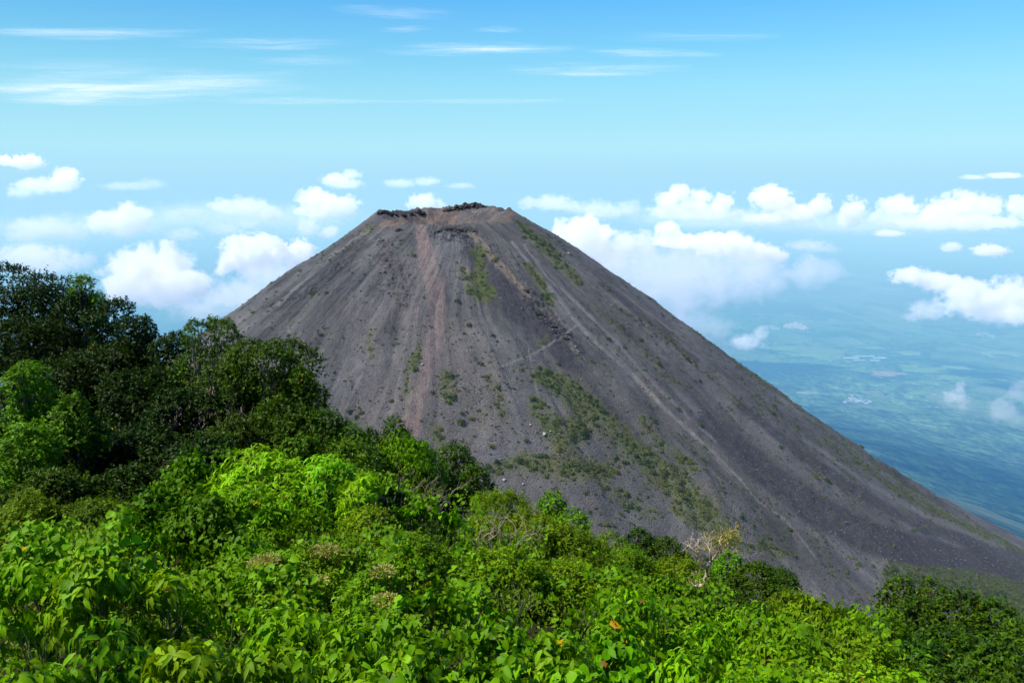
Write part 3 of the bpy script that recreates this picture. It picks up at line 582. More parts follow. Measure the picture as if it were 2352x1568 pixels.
# sample the ground by density
dg = dens.copy(); dg[Rg < 125] = 0; dg[~front] = 0; dg[(Pg > 0.25) & (Pg < 2.9)] = 0
area = Rg * np.gradient(PHI)[None, :] * np.gradient(RR)[:, None]
up_ = np.diff(Vv, axis=0, append=Vv[-1:]) > -0.2      # faces the viewpoint
onview = (U > -50) & (U < 2400) & (Vv > 380) & (Vv < 1480) & up_
sky_line = np.interp(U, [0, 370, 530, 640, 730, 850, 1000, 1130, 1300, 1400, 1600, 1840, 2000, 2100, 2352], [600, 780, 730, 790, 870, 990, 1040, 1110, 1170, 1220, 1260, 1350, 1370, 1330, 1420])
seen = np.where(Vv < sky_line + 45, 1.0, .12)
wgt = (dg * np.abs(area) * onview * seen).ravel(); wgt /= wgt.sum(); rs_ = np.random.default_rng(3)
def sample_pts(w, n):
    idx = rs_.choice(w.size, n, p=w); i, j = np.unravel_index(idx, Rg.shape); i = np.clip(i, 0, Rg.shape[0] - 2)
    a, b_ = rs_.random(n)[:, None], rs_.random(n)[:, None]; j2 = (j + 1) % Rg.shape[1]
    return Pt[i, j] * (1 - a) * (1 - b_) + Pt[i + 1, j] * a * (1 - b_) + Pt[i, j2] * (1 - a) * b_ + Pt[i + 1, j2] * a * b_
NB = 12000
BP = sample_pts(wgt, NB); BS = rs_.gamma(3.0, 0.42, NB) + 0.75
ap = BS / np.linalg.norm(BP, axis=1); big_ = np.argsort(-ap)[:280]; isbig = np.zeros(NB, bool); isbig[big_] = True
items = []
pf = [puff(26, .30, k) for k in range(8)]
for p, s_ in zip(BP[~isbig], BS[~isbig]):
    V, F = pf[rs_.integers(8)]; th = rs_.uniform(0, 6.28); c_, n_ = math.cos(th), math.sin(th)
    Vr = np.stack([V[:, 0] * c_ - V[:, 1] * n_, V[:, 0] * n_ + V[:, 1] * c_, V[:, 2] * rs_.uniform(.7, 1.1)], -1)
    items.append((Vr * s_ + p, F))
V, F = merge(items); o = mesh_obj('low_scrub', V, F, SL, smooth=False); tag(o, 'low green and olive scrub dotted over the bare cinder slope', 'scrub', None, 'stuff')
pb = [mesh_obj('slope_shrub', *puff(150, .17, 40 + k), SL, smooth=False) for k in range(4)]
used = set()
def zone(u, v):
    if v < 600 and u > 1180: return 'green shrub on the upper right shoulder of the cone'
    if u < 1000: return 'green shrub left of the reddish slide on the cone'
    if v < 720: return 'green shrub in the narrow patch beneath the crater'
    if u > 1980: return 'green shrub on the bench at the right foot of the cone'
    if v > 1050 and u < 1420: return 'green shrub on the hummocks at the foot of the cone'
    if v > 1050: return 'green shrub in the strip along the lower slope'
    if u < 1220: return 'green shrub on the stony middle slope of the cone'
    return 'green shrub in the broad patch on the lower middle slope'
bu, bv = proj(BP)
for q, i in enumerate(big_):
    src = pb[q % 4]
    o = src if (q % 4) not in used else src.copy()
    if (q % 4) in used: scene.collection.objects.link(o)
    used.add(q % 4)
    o.location = tuple(BP[i] - np.array([0, 0, .2])); s_ = float(BS[i]) * 1.1; o.scale = (s_ * 1.1, s_ * 1.1, s_ * float(rs_.uniform(.8, 1.2))); o.rotation_euler = (0, 0, float(rs_.uniform(0, 6)))
    tag(o, zone(bu[i], bv[i]), 'shrub', 'shrubs dotted over the cone')
# the few real trees on the lower slope
m_stem, N = material('slope_bark'); b = N.new('ShaderNodeBsdfDiffuse'); N.put(b.inputs[0], (0.12, 0.09, 0.07)); out = N.new('ShaderNodeOutputMaterial'); N.l.new(b.outputs[0], out.inputs[0])
for (px, py, s_, lb) in [(1340, 998, 9, 'largest dark green tree standing on the hummock ridge of the cone'), (1195, 1062, 7, 'small pointed dark tree on the lowest hummock of the cone'), (1465, 1050, 6.5, 'dark rounded tree right of the largest hummock tree'),
                         (1140, 1060, 6, 'dark bush tree left of the pointed hummock tree'), (1610, 875, 4.5, 'lone dark shrub tree beside the grey footpath on the right slope'), (2290, 1395, 7, 'dark tree on the green bench at lower right of the cone'), (1705, 1190, 6, 'dark tree at the lower end of the green strip')]:
    p = surf(px, py); r_ = bpy.data.objects.new('hillside_tree', None); scene.collection.objects.link(r_); r_.location = tuple(p); tag(r_, lb, 'tree', 'trees on the cone foot')
    V, F = puff(420, .12, int(px)); V = V * np.array([s_ * .62, s_ * .62, s_ * .85]) + np.array([0, 0, s_ * .2]); mesh_obj('crown', V, F, SLt, r_, smooth=False)
    t = np.linspace(0, 6.283, 7)[:-1]; tv = np.concatenate([np.stack([np.cos(t) * .3, np.sin(t) * .3, t * 0 - 1], -1), np.stack([np.cos(t) * .15, np.sin(t) * .15, t * 0 + s_ * .6], -1)])
    mesh_obj('trunk', tv, grid_faces(2, 6, True), m_stem, r_)
# loose stones
wr = ((0.15 + scree * 1.6 + rock * 9 + dark * .5 + rk2 * 4) * np.abs(area) * (onview & front) * seen * (Rg > 130) * (1 - red * .6)).ravel(); wr /= wr.sum()
rp = sample_pts(wr, 9000); rz = rs_.gamma(2.2, .22, 9000) + .28; ri = [ico(1, 60 + k, .25, 1.3, .75, .18) for k in range(6)]
V, F = merge([(ri[k % 6][0] * z_ * np.array([1, 1, .8]) + p, ri[k % 6][1]) for k, (p, z_) in enumerate(zip(rp, rz))])
tag(mesh_obj('loose_stones', V, F, m_rock, smooth=False), 'pale loose stones scattered down the cinder slope', 'stones', None, 'stuff')
BL = [(1084, 486, 1.7, 'leftmost white rock of the row under the highest rim point'), (1094, 487, 2.0, 'middle white rock of the row under the highest rim point'), (1105, 487, 1.7, 'rightmost white rock of the row under the highest rim point'), (1252, 995, 3.2, 'large pale boulder on the green hummock of the cone'), (1012, 1040, 2.6, 'pale boulder low on the slope left of the hummocks'), (1265, 990, 1.6, 'small white rock beside the large pale boulder'), (1065, 1085, 2.6, 'grey boulder at the left end of the lowest hummock'),
      (1160, 1102, 2.4, 'whitish boulder beneath the pointed hummock tree'), (1220, 975, 1.6, 'tiny white rock above the large pale boulder'), (968, 835, 2.0, 'white rock in the middle of the reddish slide'), (1307, 580, 2.8, 'pale rock beside the upper right slope track'), (1200, 1110, 1.7, 'small pale rock right of the whitish boulder')]
pale_m, N = material('pale_boulder'); g = N.new('ShaderNodeNewGeometry'); b = N.new('ShaderNodeBsdfDiffuse'); N.put(b.inputs[0], N.mix(N.noise(g.outputs['Position'], .8, 4, .6), (.30, .28, .26), (.62, .58, .55))); out = N.new('ShaderNodeOutputMaterial'); N.l.new(b.outputs[0], out.inputs[0])
for q, (px, py, s_, lb) in enumerate(BL):
    V, F = ico(2, 90 + q, .22, 1.4, .8, .06); o = mesh_obj('boulder', V * s_, F, pale_m, smooth=False, loc=tuple(surf(px, py) + np.array([0, 0, s_ * .3]))); tag(o, lb, 'boulder', 'pale boulders on the cone')
# jagged crags on the crater rim
CR = [(876, 486, 5, 'leftmost dark crag on the crater rim'), (892, 488, 6, 'tallest jagged crag at the left end of the rim'), (908, 490, 5, 'dark crag next right of the tallest left crag'), (926, 492, 4.5, 'low dark crag in the middle of the left rim'), (945, 490, 4.5, 'small crag before the gap in the left rim'),
      (962, 486, 6.5, 'separate humped crag right of the left crag row'), (1025, 480, 5, 'flat dark crag starting the far rim wall'), (1046, 476, 7, 'broad dark crag on the far rim wall'), (1066, 473, 7, 'dark crag under the highest point of the rim'), (1084, 470, 7, 'pale topped crag at the highest point of the rim'), (1104, 472, 6, 'dark crag right of the highest rim point'),
      (1010, 528, 3.2, 'left stone block of the dark ledge below the near rim'), (1030, 526, 3.6, 'second stone block of the dark ledge below the near rim'), (1050, 525, 4.6, 'biggest dark block of the ledge below the near rim'), (1070, 527, 3.6, 'dark block right of the biggest ledge block'), (1090, 530, 3.0, 'right end block of the dark ledge below the near rim'),
      (915, 525, 3.6, 'small grey outcrop at the head of the reddish slide'), (1270, 745, 3.6, 'long dark outcrop on the central lava ridge'), (1300, 775, 3.4, 'lower dark outcrop on the central lava ridge'), (1235, 715, 3.2, 'upper dark outcrop on the central lava ridge'), (1205, 665, 3.0, 'topmost outcrop of the central lava ridge')]
for q, (px, py, s_, lb) in enumerate(CR):
    V, F = merge([(lambda VF: (VF[0] * np.array([1.0, .8, .80]) * f_ + np.array([dx, 0, dz]), VF[1]))(ico(3, 200 + q * 4 + k, .42, 2.3, 1.0, .10)) for k, (f_, dx, dz) in enumerate([(1, 0, 0), (.7, 1.1, -.15), (.6, -1.0, -.1), (.45, .4, .45)])])
    o = mesh_obj('rock_crag', V * s_ * 1.2, F, m_dark, smooth=False, loc=tuple(surf(px, py + 2))); tag(o, lb, 'rock', 'dark crags on the cone')
# ------------------------------------------------------------------ foliage builders
LT = {  # leaf templates: u along, v across, w lift ; faces
 'diamond': (np.array([(0, 0, 0), (.45, -.5, .12), (.5, 0, 0), (.45, .5, .12), (1, 0, -.12)]), [np.array([(0, 2, 1), (0, 3, 2), (1, 2, 4), (2, 3, 4)])]),
 'heart': (np.array([(0, 0, 0), (.08, -.42, .10), (.18, 0, 0), (.08, .42, .10), (.55, -.44, .06), (.58, 0, -.05), (.55, .44, .06), (1, 0, -.2)]), [np.array([(0, 2, 1), (0, 3, 2), (4, 5, 7), (5, 6, 7)]), np.array([(1, 2, 5, 4), (2, 3, 6, 5)])]),
 'lance': (np.array([(0, 0, 0), (.25, -.42, .08), (.28, 0, .03), (.25, .42, .08), (.62, -.38, .0), (.64, 0, -.06), (.62, .38, .0), (1, 0, -.26)]), [np.array([(0, 2, 1), (0, 3, 2), (4, 5, 7), (5, 6, 7)]), np.array([(1, 2, 5, 4), (2, 3, 6, 5)])]),
}
def unit(a): return a / (np.linalg.norm(a, axis=-1, keepdims=True) + 1e-9)
def leaves(P, D, Nn, L, W_, kind, tint):
    t = unit(D); b_ = unit(np.cross(t, Nn)); n_ = np.cross(b_, t)
    T, Fs = LT[kind]; k = len(T)
    V = P[:, None] + t[:, None] * (T[None, :, 0:1] * L[:, None, None]) + b_[:, None] * (T[None, :, 1:2] * W_[:, None, None]) + n_[:, None] * (T[None, :, 2:3] * L[:, None, None])
    n = len(P); off = (np.arange(n) * k)[:, None, None]
    F = [(f[None] + off).reshape(-1, f.shape[1]) for f in Fs]
    C = np.repeat(tint, k, axis=0)
    return V.reshape(-1, 3), F, C
def tube(pts, rad, sides=6):
    pts = np.array(pts, float); rad = np.array(rad, float); d = unit(np.gradient(pts, axis=0)); ref = np.array([0.3, 0.9, 0.1]); a = unit(np.cross(d, ref)); b_ = np.cross(d, a)
    th = np.linspace(0, 2 * np.pi, sides + 1)[:-1]
    V = pts[:, None] + (a[:, None] * np.cos(th)[None, :, None] + b_[:, None] * np.sin(th)[None, :, None]) * rad[:, None, None]
    return V.reshape(-1, 3), grid_faces(len(pts), sides, True)
def wander(r, a, b_, n, amp):
    t = np.linspace(0, 1, n)[:, None]; p = a * (1 - t) + b_ * t; w = np.cumsum(r.normal(size=(n, 3)), 0) * amp; w = w - w[0] - (w[-1] - w[0]) * t; return p + w
def leaf_material(name, back=(1.35, 1.25, .7), rough=.42, spec=.45, tr=.32):
    m, N = material(name); col = N.attr('leafcol', 'Color'); g = N.new('ShaderNodeNewGeometry')
    c = N.mix(1.0, col, N.ramp(N.noise(g.outputs['Position'], 0.9, 3, .5), [(.3, .78), (.7, 1.22)]), 'MULTIPLY')
    b = N.new('ShaderNodeBsdfPrincipled'); N.put(b.inputs['Base Color'], c); b.inputs['Roughness'].default_value = rough; b.inputs['Specular IOR Level'].default_value = spec
    t = N.new('ShaderNodeBsdfTranslucent'); N.put(t.inputs[0], N.mix(1.0, c, back, 'MULTIPLY'))
    mx = N.new('ShaderNodeMixShader', i_Fac=tr); N.l.new(b.outputs[0], mx.inputs[1]); N.l.new(t.outputs[0], mx.inputs[2])
    out = N.new('ShaderNodeOutputMaterial'); N.l.new(mx.outputs[0], out.inputs[0]); return m
LM = leaf_material('leaf_fresh', back=(1.5, 1.3, .4), rough=.5, spec=.14, tr=.28); LMd = leaf_material('leaf_glossy_dark', rough=.45, spec=.16, tr=.2, back=(1.4, 1.3, .4))
def bark(name, a, b2, sc=14):
    m, N = material(name); g = N.new('ShaderNodeNewGeometry'); c = N.mix(N.ramp(N.noise(N.vmath('MULTIPLY', g.outputs['Position'], (1, 1, .35)), sc, 5, .65), [(.3, 0.), (.7, 1.)]), a, b2)
    b = N.new('ShaderNodeBsdfPrincipled'); N.put(b.inputs['Base Color'], c); b.inputs['Roughness'].default_value = .85
    bp = N.new('ShaderNodeBump', i_Strength=.5, i_Distance=.02); N.put(bp.inputs['Height'], N.noise(g.outputs['Position'], sc * 2, 4, .6)); N.l.new(bp.outputs[0], b.inputs['Normal'])
    out = N.new('ShaderNodeOutputMaterial'); N.l.new(b.outputs[0], out.inputs[0]); return m
BK = bark('bark_brown', (.05, .035, .022), (.16, .12, .08)); BKp = bark('bark_pale', (.22, .17, .12), (.52, .44, .34)); BKd = bark('dead_twig', (.20, .16, .10), (.45, .38, .28)); STG = bark('green_stem', (.05, .09, .02), (.12, .14, .05))
# kind: leaf template, length, width, colours (a, b), material, cover, droop, whorl
KN = {
 'heart': dict(t='heart', L=.105, W=.082, a=(.095, .265, .001), b=(.185, .41, .002), m=LM, cov=2.2, droop=1.0, k=5),
 'big':   dict(t='lance', L=.126, W=.052, a=(.110, .270, .002), b=(.255, .44, .006), m=LM, cov=2.2, droop=.95, k=6),
 'lance': dict(t='lance', L=.160, W=.042, a=(.155, .370, .002), b=(.280, .54, .005), m=LM, cov=1.9, droop=.5, k=9, whorl=True),
 'droop': dict(t='lance', L=.130, W=.046, a=(.100, .260, .001), b=(.205, .40, .003), m=LM, cov=2.2, droop=1.1, k=6),
 'fine':  dict(t='diamond', L=.072, W=.034, a=(.110, .240, .002), b=(.235, .38, .004), m=LM, cov=2.0, droop=.4, k=8),
 'olive': dict(t='diamond', L=.100, W=.026, a=(.095, .195, .003), b=(.205, .33, .010), m=LM, cov=1.5, droop=.4, k=8),
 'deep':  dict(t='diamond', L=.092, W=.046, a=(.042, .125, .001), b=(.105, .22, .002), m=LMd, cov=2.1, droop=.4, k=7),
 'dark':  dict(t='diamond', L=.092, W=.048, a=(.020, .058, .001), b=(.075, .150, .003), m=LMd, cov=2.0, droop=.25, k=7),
 'dusk':  dict(t='diamond', L=.110, W=.056, a=(.008, .030, .001), b=(.030, .074, .002), m=LMd, cov=2.0, droop=.25, k=7),  # dark foliage, its leaf colour deepened further for the ridge's shaded side
}
POCK = [(1218, 1352, 9.0, .50), (1344, 1420, 8.4, .50), (1105, 1487, 6.2, .28), (890, 1372, 8.2, .35), (1379, 1265, 16, .7), (120, 1465, 5.6, .38), (444, 1237, 11.3, .5), (598, 1378, 7.6, .35), (489, 1401, 6.6, .25), (1520, 1420, 8.6, .35),
        (1260, 1395, 7.6, .35), (700, 1215, 12, .5), (1010, 1330, 9, .4), (1760, 1430, 10, .4), (1900, 1440, 10, .35), (1700, 1500, 7.4, .3), (330, 1240, 11, .6), (280, 1420, 6.2, .25), (960, 1190, 14, .6), (1180, 1225, 15, .6), (1010, 1420, 7.1, .25), (1560, 1475, 7.4, .28), (760, 1345, 8.6, .35)]
POCK = [(at(a, b_, c), d * 1.45) for a, b_, c, d in POCK]
def in_pocket(P):
    m = np.zeros(P.shape[:-1], bool)
    for c, rr in POCK:
        q = P - c; m |= (q[..., 0] ** 2 * .5 + q[..., 1] ** 2 + (q[..., 2] * 1.1) ** 2) < rr * rr
    return m
def crown(r, lobes, kn, bright=1.0, org=np.zeros(3), n_cap=60000, cover=1.0, yellow=.0012):
    """lobes: (x, y, z, radius) in metres, local. returns merged leaf mesh"""
    K = KN[kn]; lob = np.array(lobes); A = (lob[:, 3] ** 2); area = 4 * np.pi * A.sum() * .62
    n = int(min(n_cap, K['cov'] * cover * area / (K['L'] * K['W'] * .6))); k = K['k']; ns = max(8, n // k)
    li = r.choice(len(lob), ns, p=A / A.sum()); d = r.normal(size=(ns, 3)); d[:, 2] += .45; d = unit(d)
    bump = 1 + .65 * fbm(d[:, 0] * 2.0 + li * 5.1, d[:, 1] * 2.0, d[:, 2] * 2.0, o=3, s=77)
    depth = 1 - np.abs(r.normal(size=ns)) * .2 + (r.random(ns) < .12) * .16
    S = lob[li, :3] + d * (lob[li, 3] * bump * depth)[:, None] * np.array([1, 1, .92])
    q = (np.linalg.norm((S[:, None] - lob[None, :, :3]), axis=2) / lob[None, :, 3]); q[np.arange(ns), li] = 9; keep = (q.min(1) > .78) & ~in_pocket(S + org)
    S, d, li = S[keep], d[keep], li[keep]; ns = len(S)
    ax = unit(d * .8 + np.array([0, 0, .45]) + r.normal(size=(ns, 3)) * .35)      # twig axis
    tl = K['L'] * (.9 if K.get('whorl') else 1.7)
    s_ = r.random((ns, k)) if not K.get('whorl') else np.full((ns, k), .9) + r.uniform(-.12, .1, (ns, k))
    P = S[:, None] + ax[:, None] * (s_ * tl - tl * .5)[..., None]
    rd = unit(np.cross(np.repeat(ax[:, None], k, 1), r.normal(size=(ns, k, 3))))
    D = rd * (1.0 if K.get('whorl') else .8) + ax[:, None] * (.25 if K.get('whorl') else .45) + d[:, None] * .35
    D[..., 2] -= K['droop'] * r.uniform(.6, 1.5, (ns, k)) * 1.3
    hang = min(1.0, K['droop']); Nn = ax[:, None] * .6 * (1 - .5 * hang) + d[:, None] * (.8 + .5 * hang) + np.array([0, 0, .55 * (1 - .45 * hang)]) + r.normal(size=(ns, k, 3)) * .38
    m_ = ns * k; P = P.reshape(-1, 3); D = D.reshape(-1, 3); Nn = Nn.reshape(-1, 3)
    f = r.random(m_)[:, None]; sh = np.repeat(r.normal(1, .13, ns), k)[:, None]; tip = np.clip(s_.reshape(-1, 1) - .55, 0, 1)
    col = (np.array(K['a']) * (1 - f) + np.array(K['b']) * f) * sh * r.normal(1, .12, (m_, 1)) * bright * (1 + tip * .5)
    col = col * np.array([r.uniform(.82, 1.06), r.uniform(.88, 1.08), 1]); yl = r.random(m_) < yellow; col[yl] = np.array([.62, .36, .01]); br_ = r.random(m_) < yellow * 1.5; col[br_] = np.array([.22, .09, .02])
    L = K['L'] * r.uniform(.6, 1.25, m_); W_ = K['W'] * r.uniform(.75, 1.2, m_) * (L / K['L']) ** .5
    return leaves(P, D, Nn, L, W_, K['t'], np.clip(col, 0.002, 1))
def lobes_for(r, w, d, h, n, low=.15):
    """lumpy mound of lobes filling a w x d x h envelope standing on z=0"""
    out = []; rx, ry = w / 2, d / 2
    for i in range(n):
        a_ = r.uniform(0, 6.283); q_ = math.sqrt(r.uniform(0, 1)) * .68
        x, y = math.cos(a_) * q_ * rx, math.sin(a_) * q_ * ry
        R_ = min(rx, ry, h * .62) * r.uniform(.42, .62); top = h * (1 - .55 * q_ ** 2) * r.uniform(.86, 1.0)
        out.append((x, y, max(top - R_, R_ * .5), R_))
    c_ = min(rx, ry, h * .5) * .62; out.append((0, 0, h - c_ * 1.04, c_)); out.append((0, 0, h * .4, min(rx, ry) * .6))
    return out
GP = []       # ground control: (x, y, z)
PL = []       # plants
def plant(kind, px, py, w, Y, h, label, cat='shrub', **kw):
    p = at(px, py, Y); PL.append((kind, p, w * Y / FPX / CP, h, label, cat, kw)); GP.append((p[0], p[1], p[2] - h))
SG = 'shrubs crowding the near hillside'; TG = 'trees on the left ridge'; DG = 'dark bushes at lower right'
T = lambda *a, **k: plant(*a, cat='tree', **k)
# ridge trees, far to near
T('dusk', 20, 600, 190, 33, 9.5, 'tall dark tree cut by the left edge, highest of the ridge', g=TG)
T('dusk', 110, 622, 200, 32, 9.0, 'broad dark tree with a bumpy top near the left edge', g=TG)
T('deep', 193, 630, 84, 30.2, 7.5, 'small sunlit green crown poking out at the ridge shoulder', g=TG, bright=1.8, trunk=.05)  # leaf colour brightened to paint in the sunlight on this crown
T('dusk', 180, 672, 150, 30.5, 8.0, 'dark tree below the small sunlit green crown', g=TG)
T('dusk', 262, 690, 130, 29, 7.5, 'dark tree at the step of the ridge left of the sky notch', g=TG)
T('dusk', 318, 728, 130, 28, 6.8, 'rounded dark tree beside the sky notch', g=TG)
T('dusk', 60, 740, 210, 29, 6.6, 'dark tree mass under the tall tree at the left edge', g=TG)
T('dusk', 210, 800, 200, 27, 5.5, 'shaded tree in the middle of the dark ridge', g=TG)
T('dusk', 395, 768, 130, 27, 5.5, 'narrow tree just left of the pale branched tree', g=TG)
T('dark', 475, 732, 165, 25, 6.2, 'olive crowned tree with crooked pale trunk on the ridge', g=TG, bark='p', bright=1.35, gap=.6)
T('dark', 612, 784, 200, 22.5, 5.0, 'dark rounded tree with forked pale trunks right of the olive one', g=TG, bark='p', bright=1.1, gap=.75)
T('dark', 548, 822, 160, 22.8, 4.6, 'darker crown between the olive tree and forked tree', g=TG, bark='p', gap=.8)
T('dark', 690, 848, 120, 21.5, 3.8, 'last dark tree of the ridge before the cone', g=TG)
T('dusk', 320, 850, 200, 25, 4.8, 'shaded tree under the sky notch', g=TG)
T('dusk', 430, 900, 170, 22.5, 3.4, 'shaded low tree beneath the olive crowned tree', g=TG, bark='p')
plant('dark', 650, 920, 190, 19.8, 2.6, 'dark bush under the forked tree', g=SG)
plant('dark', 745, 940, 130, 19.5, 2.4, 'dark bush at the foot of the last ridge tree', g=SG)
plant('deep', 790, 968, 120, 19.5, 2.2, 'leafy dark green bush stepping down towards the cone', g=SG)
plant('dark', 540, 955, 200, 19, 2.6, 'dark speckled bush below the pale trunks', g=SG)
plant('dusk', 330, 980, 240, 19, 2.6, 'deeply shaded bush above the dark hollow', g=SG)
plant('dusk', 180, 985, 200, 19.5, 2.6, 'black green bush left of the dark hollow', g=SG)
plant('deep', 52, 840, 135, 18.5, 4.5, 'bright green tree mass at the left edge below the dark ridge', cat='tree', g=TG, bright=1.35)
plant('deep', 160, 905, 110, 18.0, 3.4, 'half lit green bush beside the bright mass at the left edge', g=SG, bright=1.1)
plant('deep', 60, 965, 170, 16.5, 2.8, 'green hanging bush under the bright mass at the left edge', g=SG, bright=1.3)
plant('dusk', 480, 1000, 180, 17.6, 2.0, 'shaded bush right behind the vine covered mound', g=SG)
plant('dark', 300, 1060, 180, 16.5, 1.3, 'low dark growth in the shaded hollow', g=SG, bright=.6)  # leaf colour darkened to paint in the hollow's shade
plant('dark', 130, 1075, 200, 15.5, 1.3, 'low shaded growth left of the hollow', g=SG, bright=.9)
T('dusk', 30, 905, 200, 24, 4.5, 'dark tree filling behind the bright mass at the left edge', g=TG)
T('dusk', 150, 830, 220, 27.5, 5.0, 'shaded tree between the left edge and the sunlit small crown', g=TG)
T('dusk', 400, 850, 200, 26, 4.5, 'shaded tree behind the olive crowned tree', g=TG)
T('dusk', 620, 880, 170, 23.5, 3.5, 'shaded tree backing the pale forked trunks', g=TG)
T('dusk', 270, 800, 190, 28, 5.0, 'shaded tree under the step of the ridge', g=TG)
# middle ground
plant('dark', 905, 958, 74, 25, 2.6, 'small dark ragged tree alone against the cone, leftmost', cat='tree', g=SG, gap=.7)
plant('dark', 845, 985, 70, 24, 2.0, 'small dark shrub left of the ragged lone tree', g=SG)
plant('droop', 925, 1000, 190, 20.5, 2.6, 'rounded willow leaved green tree in front of the cone', cat='tree', g=SG, bright=.78)
plant('dark', 1046, 1012, 92, 24, 2.8, 'olive dark tree right of the willow leaved tree', cat='tree', g=SG, bright=1.15, gap=.75)
plant('dark', 1092, 1070, 90, 22.5, 2.2, 'dark shrub against the cone below the olive dark tree', g=SG, bright=1.1)
plant('dark', 1010, 1070, 130, 21.5, 2.2, 'dark shrub behind the bare twigs', g=SG)
plant('deep', 985, 1075, 90, 20.8, 1.8, 'green skirt of leaves right under the willow leaved tree', g=SG, bright=1.2)
plant('deep', 800, 1010, 160, 17.8, 2.1, 'vine hung dark green bush left of the willow leaved tree', g=SG, bright=1.1)
plant('heart', 690, 1000, 160, 18.0, 1.9, 'heart leaved vine climbing the dark bushes', g=SG, bright=.55)
plant('lance', 600, 1028, 230, 15.4, 2.8, 'bright tree with drooping leaf whorls, upper left lobe', cat='tree', g=SG)
plant('lance', 745, 1052, 200, 15.0, 2.6, 'bright whorl leaved tree at the middle of the glossy group', cat='tree', g=SG)
plant('lance', 832, 1100, 120, 14.2, 2.0, 'bright whorl leaved tree at the right end of the glossy group', cat='tree', g=SG)
plant('lance', 560, 1120, 220, 13.8, 1.9, 'low whorl leaved shrub below the glossy group', g=SG, bright=.85)
plant('heart', 430, 1040, 150, 15.6, 2.6, 'green mound smothered by heart leaved vine beside the hollow', g=SG, bright=.72)
plant('heart', 355, 1115, 140, 14.2, 2.0, 'vine covered mound reaching into the hollow', g=SG, bright=.62)
plant('heart', 460, 1135, 190, 13.2, 1.8, 'second vine covered mound below the first', g=SG, bright=.75)
plant('fine', 225, 1145, 210, 13.2, 1.7, 'fine leaved round bush at the front of the hollow', g=SG, bright=.55)
plant('fine', 60, 1135, 160, 13.0, 1.8, 'fine leaved bush at the left edge in front of the shade', g=SG, bright=.72)
plant('heart', 300, 1210, 200, 11.2, 1.5, 'green bush between the fine leaved bush and big leaves', g=SG, bright=.75)
plant('olive', 1140, 1122, 150, 20, 2.2, 'narrow leaved olive shrub against the cone', g=SG)
plant('deep', 1268, 1130, 84, 21.5, 2.2, 'dense glossy green bush standing out against the cone foot', g=SG, bright=1.7)
plant('deep', 1312, 1172, 96, 20.5, 1.8, 'dense green bush right below the glossy one', g=SG, bright=1.6)
plant('olive', 1235, 1180, 190, 17.6, 2.2, 'yellowish thin leaved shrub in the centre', g=SG)
plant('olive', 1320, 1215, 150, 17.4, 1.8, 'yellowish thin leaved shrub right of the centre', g=SG)
plant('fine', 1110, 1190, 150, 16.4, 1.7, 'light green shrub holding the bleached dead branches', g=SG)
plant('heart', 975, 1148, 170, 14.4, 1.9, 'vine draped round bush below the bare twigs', g=SG)
plant('heart', 1020, 1185, 100, 13.6, 1.6, 'small vine draped bush beside the draped round one', g=SG, bright=.85)
plant('fine', 850, 1165, 170, 13.2, 1.5, 'fine leaved light green bush below the whorl leaves', g=SG)
plant('fine', 700, 1175, 200, 12.4, 1.5, 'fine leaved bush left below the whorl leaves', g=SG, bright=.95)
plant('fine', 940, 1235, 230, 11.8, 1.3, 'low fine leaved tangle in the middle of the hillside', g=SG)
plant('fine', 1150, 1260, 200, 12.8, 1.3, 'low green tangle under the dead branches', g=SG)
plant('heart', 540, 1230, 190, 11.0, 1.4, 'vine leaved bush above the shaded pocket', g=SG, bright=.85)
plant('fine', 760, 1250, 220, 10.4, 1.4, 'fine leaved bush bearing cream flower heads', g=SG, flowers=4)
plant('fine', 620, 1275, 170, 9.6, 1.3, 'fine leaved bush with a cream flower head at its left', g=SG, flowers=2)
plant('fine', 880, 1300, 190, 9.2, 1.2, 'fine leaved bush with withered brown flower heads', g=SG, flowers=2)
plant('olive', 1404, 1222, 76, 25, 2.0, 'thin olive shrub left of the dark dome bushes', g=SG)
plant('dark', 1470, 1214, 72, 26, 2.4, 'small dark dome tree at the slope foot', cat='tree', g=SG)
plant('dark', 1532, 1234, 104, 25.5, 2.2, 'dark spreading bush right of the small dome tree', g=SG, bright=1.1)
plant('fine', 1440, 1265, 140, 21.5, 1.8, 'light green bush below the dark dome tree', g=SG, bright=.9)
plant('olive', 1370, 1270, 140, 19.5, 1.6, 'olive thicket left of the light green bush', g=SG)
plant('fine', 1570, 1285, 150, 21.5, 1.7, 'green bush left of the bleached leaning tree', g=SG, bright=.85)
plant('deep', 1678, 1272, 84, 25.5, 2.6, 'bright green bush behind the bleached leaning tree', g=SG, bright=1.7)
plant('dark', 1742, 1288, 130, 24.5, 2.4, 'dark olive bush right of the bleached leaning tree', g=SG, bright=1.2)
plant('dark', 1800, 1310, 84, 23.5, 2.2, 'dark bush ending the row against grey cinder', g=SG)
plant('dark', 1650, 1352, 150, 18.2, 1.7, 'round dark bush under the bleached leaning tree', g=SG, bright=.9)
plant('heart', 1530, 1325, 170, 16.5, 1.5, 'glossy round leaved mound left of the round dark bush', g=SG, bright=.75)
plant('fine', 1440, 1325, 160, 15.5, 1.5, 'fine leaved green bush left of the round leaved mound', g=SG)
plant('fine', 1310, 1290, 190, 13.5, 1.4, 'fine leaved green bush in the middle distance', g=SG, bright=.95)
plant('fine', 1820, 1358, 130, 17.5, 1.6, 'fine leaved bush below the row ending at the cinder', g=SG, bright=.85)
plant('droop', 1735, 1392, 160, 12.6, 1.6, 'drooping leaved shrub with raised tips against the dark bush', g=SG)
plant('droop', 1890, 1378, 170, 13.0, 1.6, 'drooping leaved shrub edging the grey cinder', g=SG)
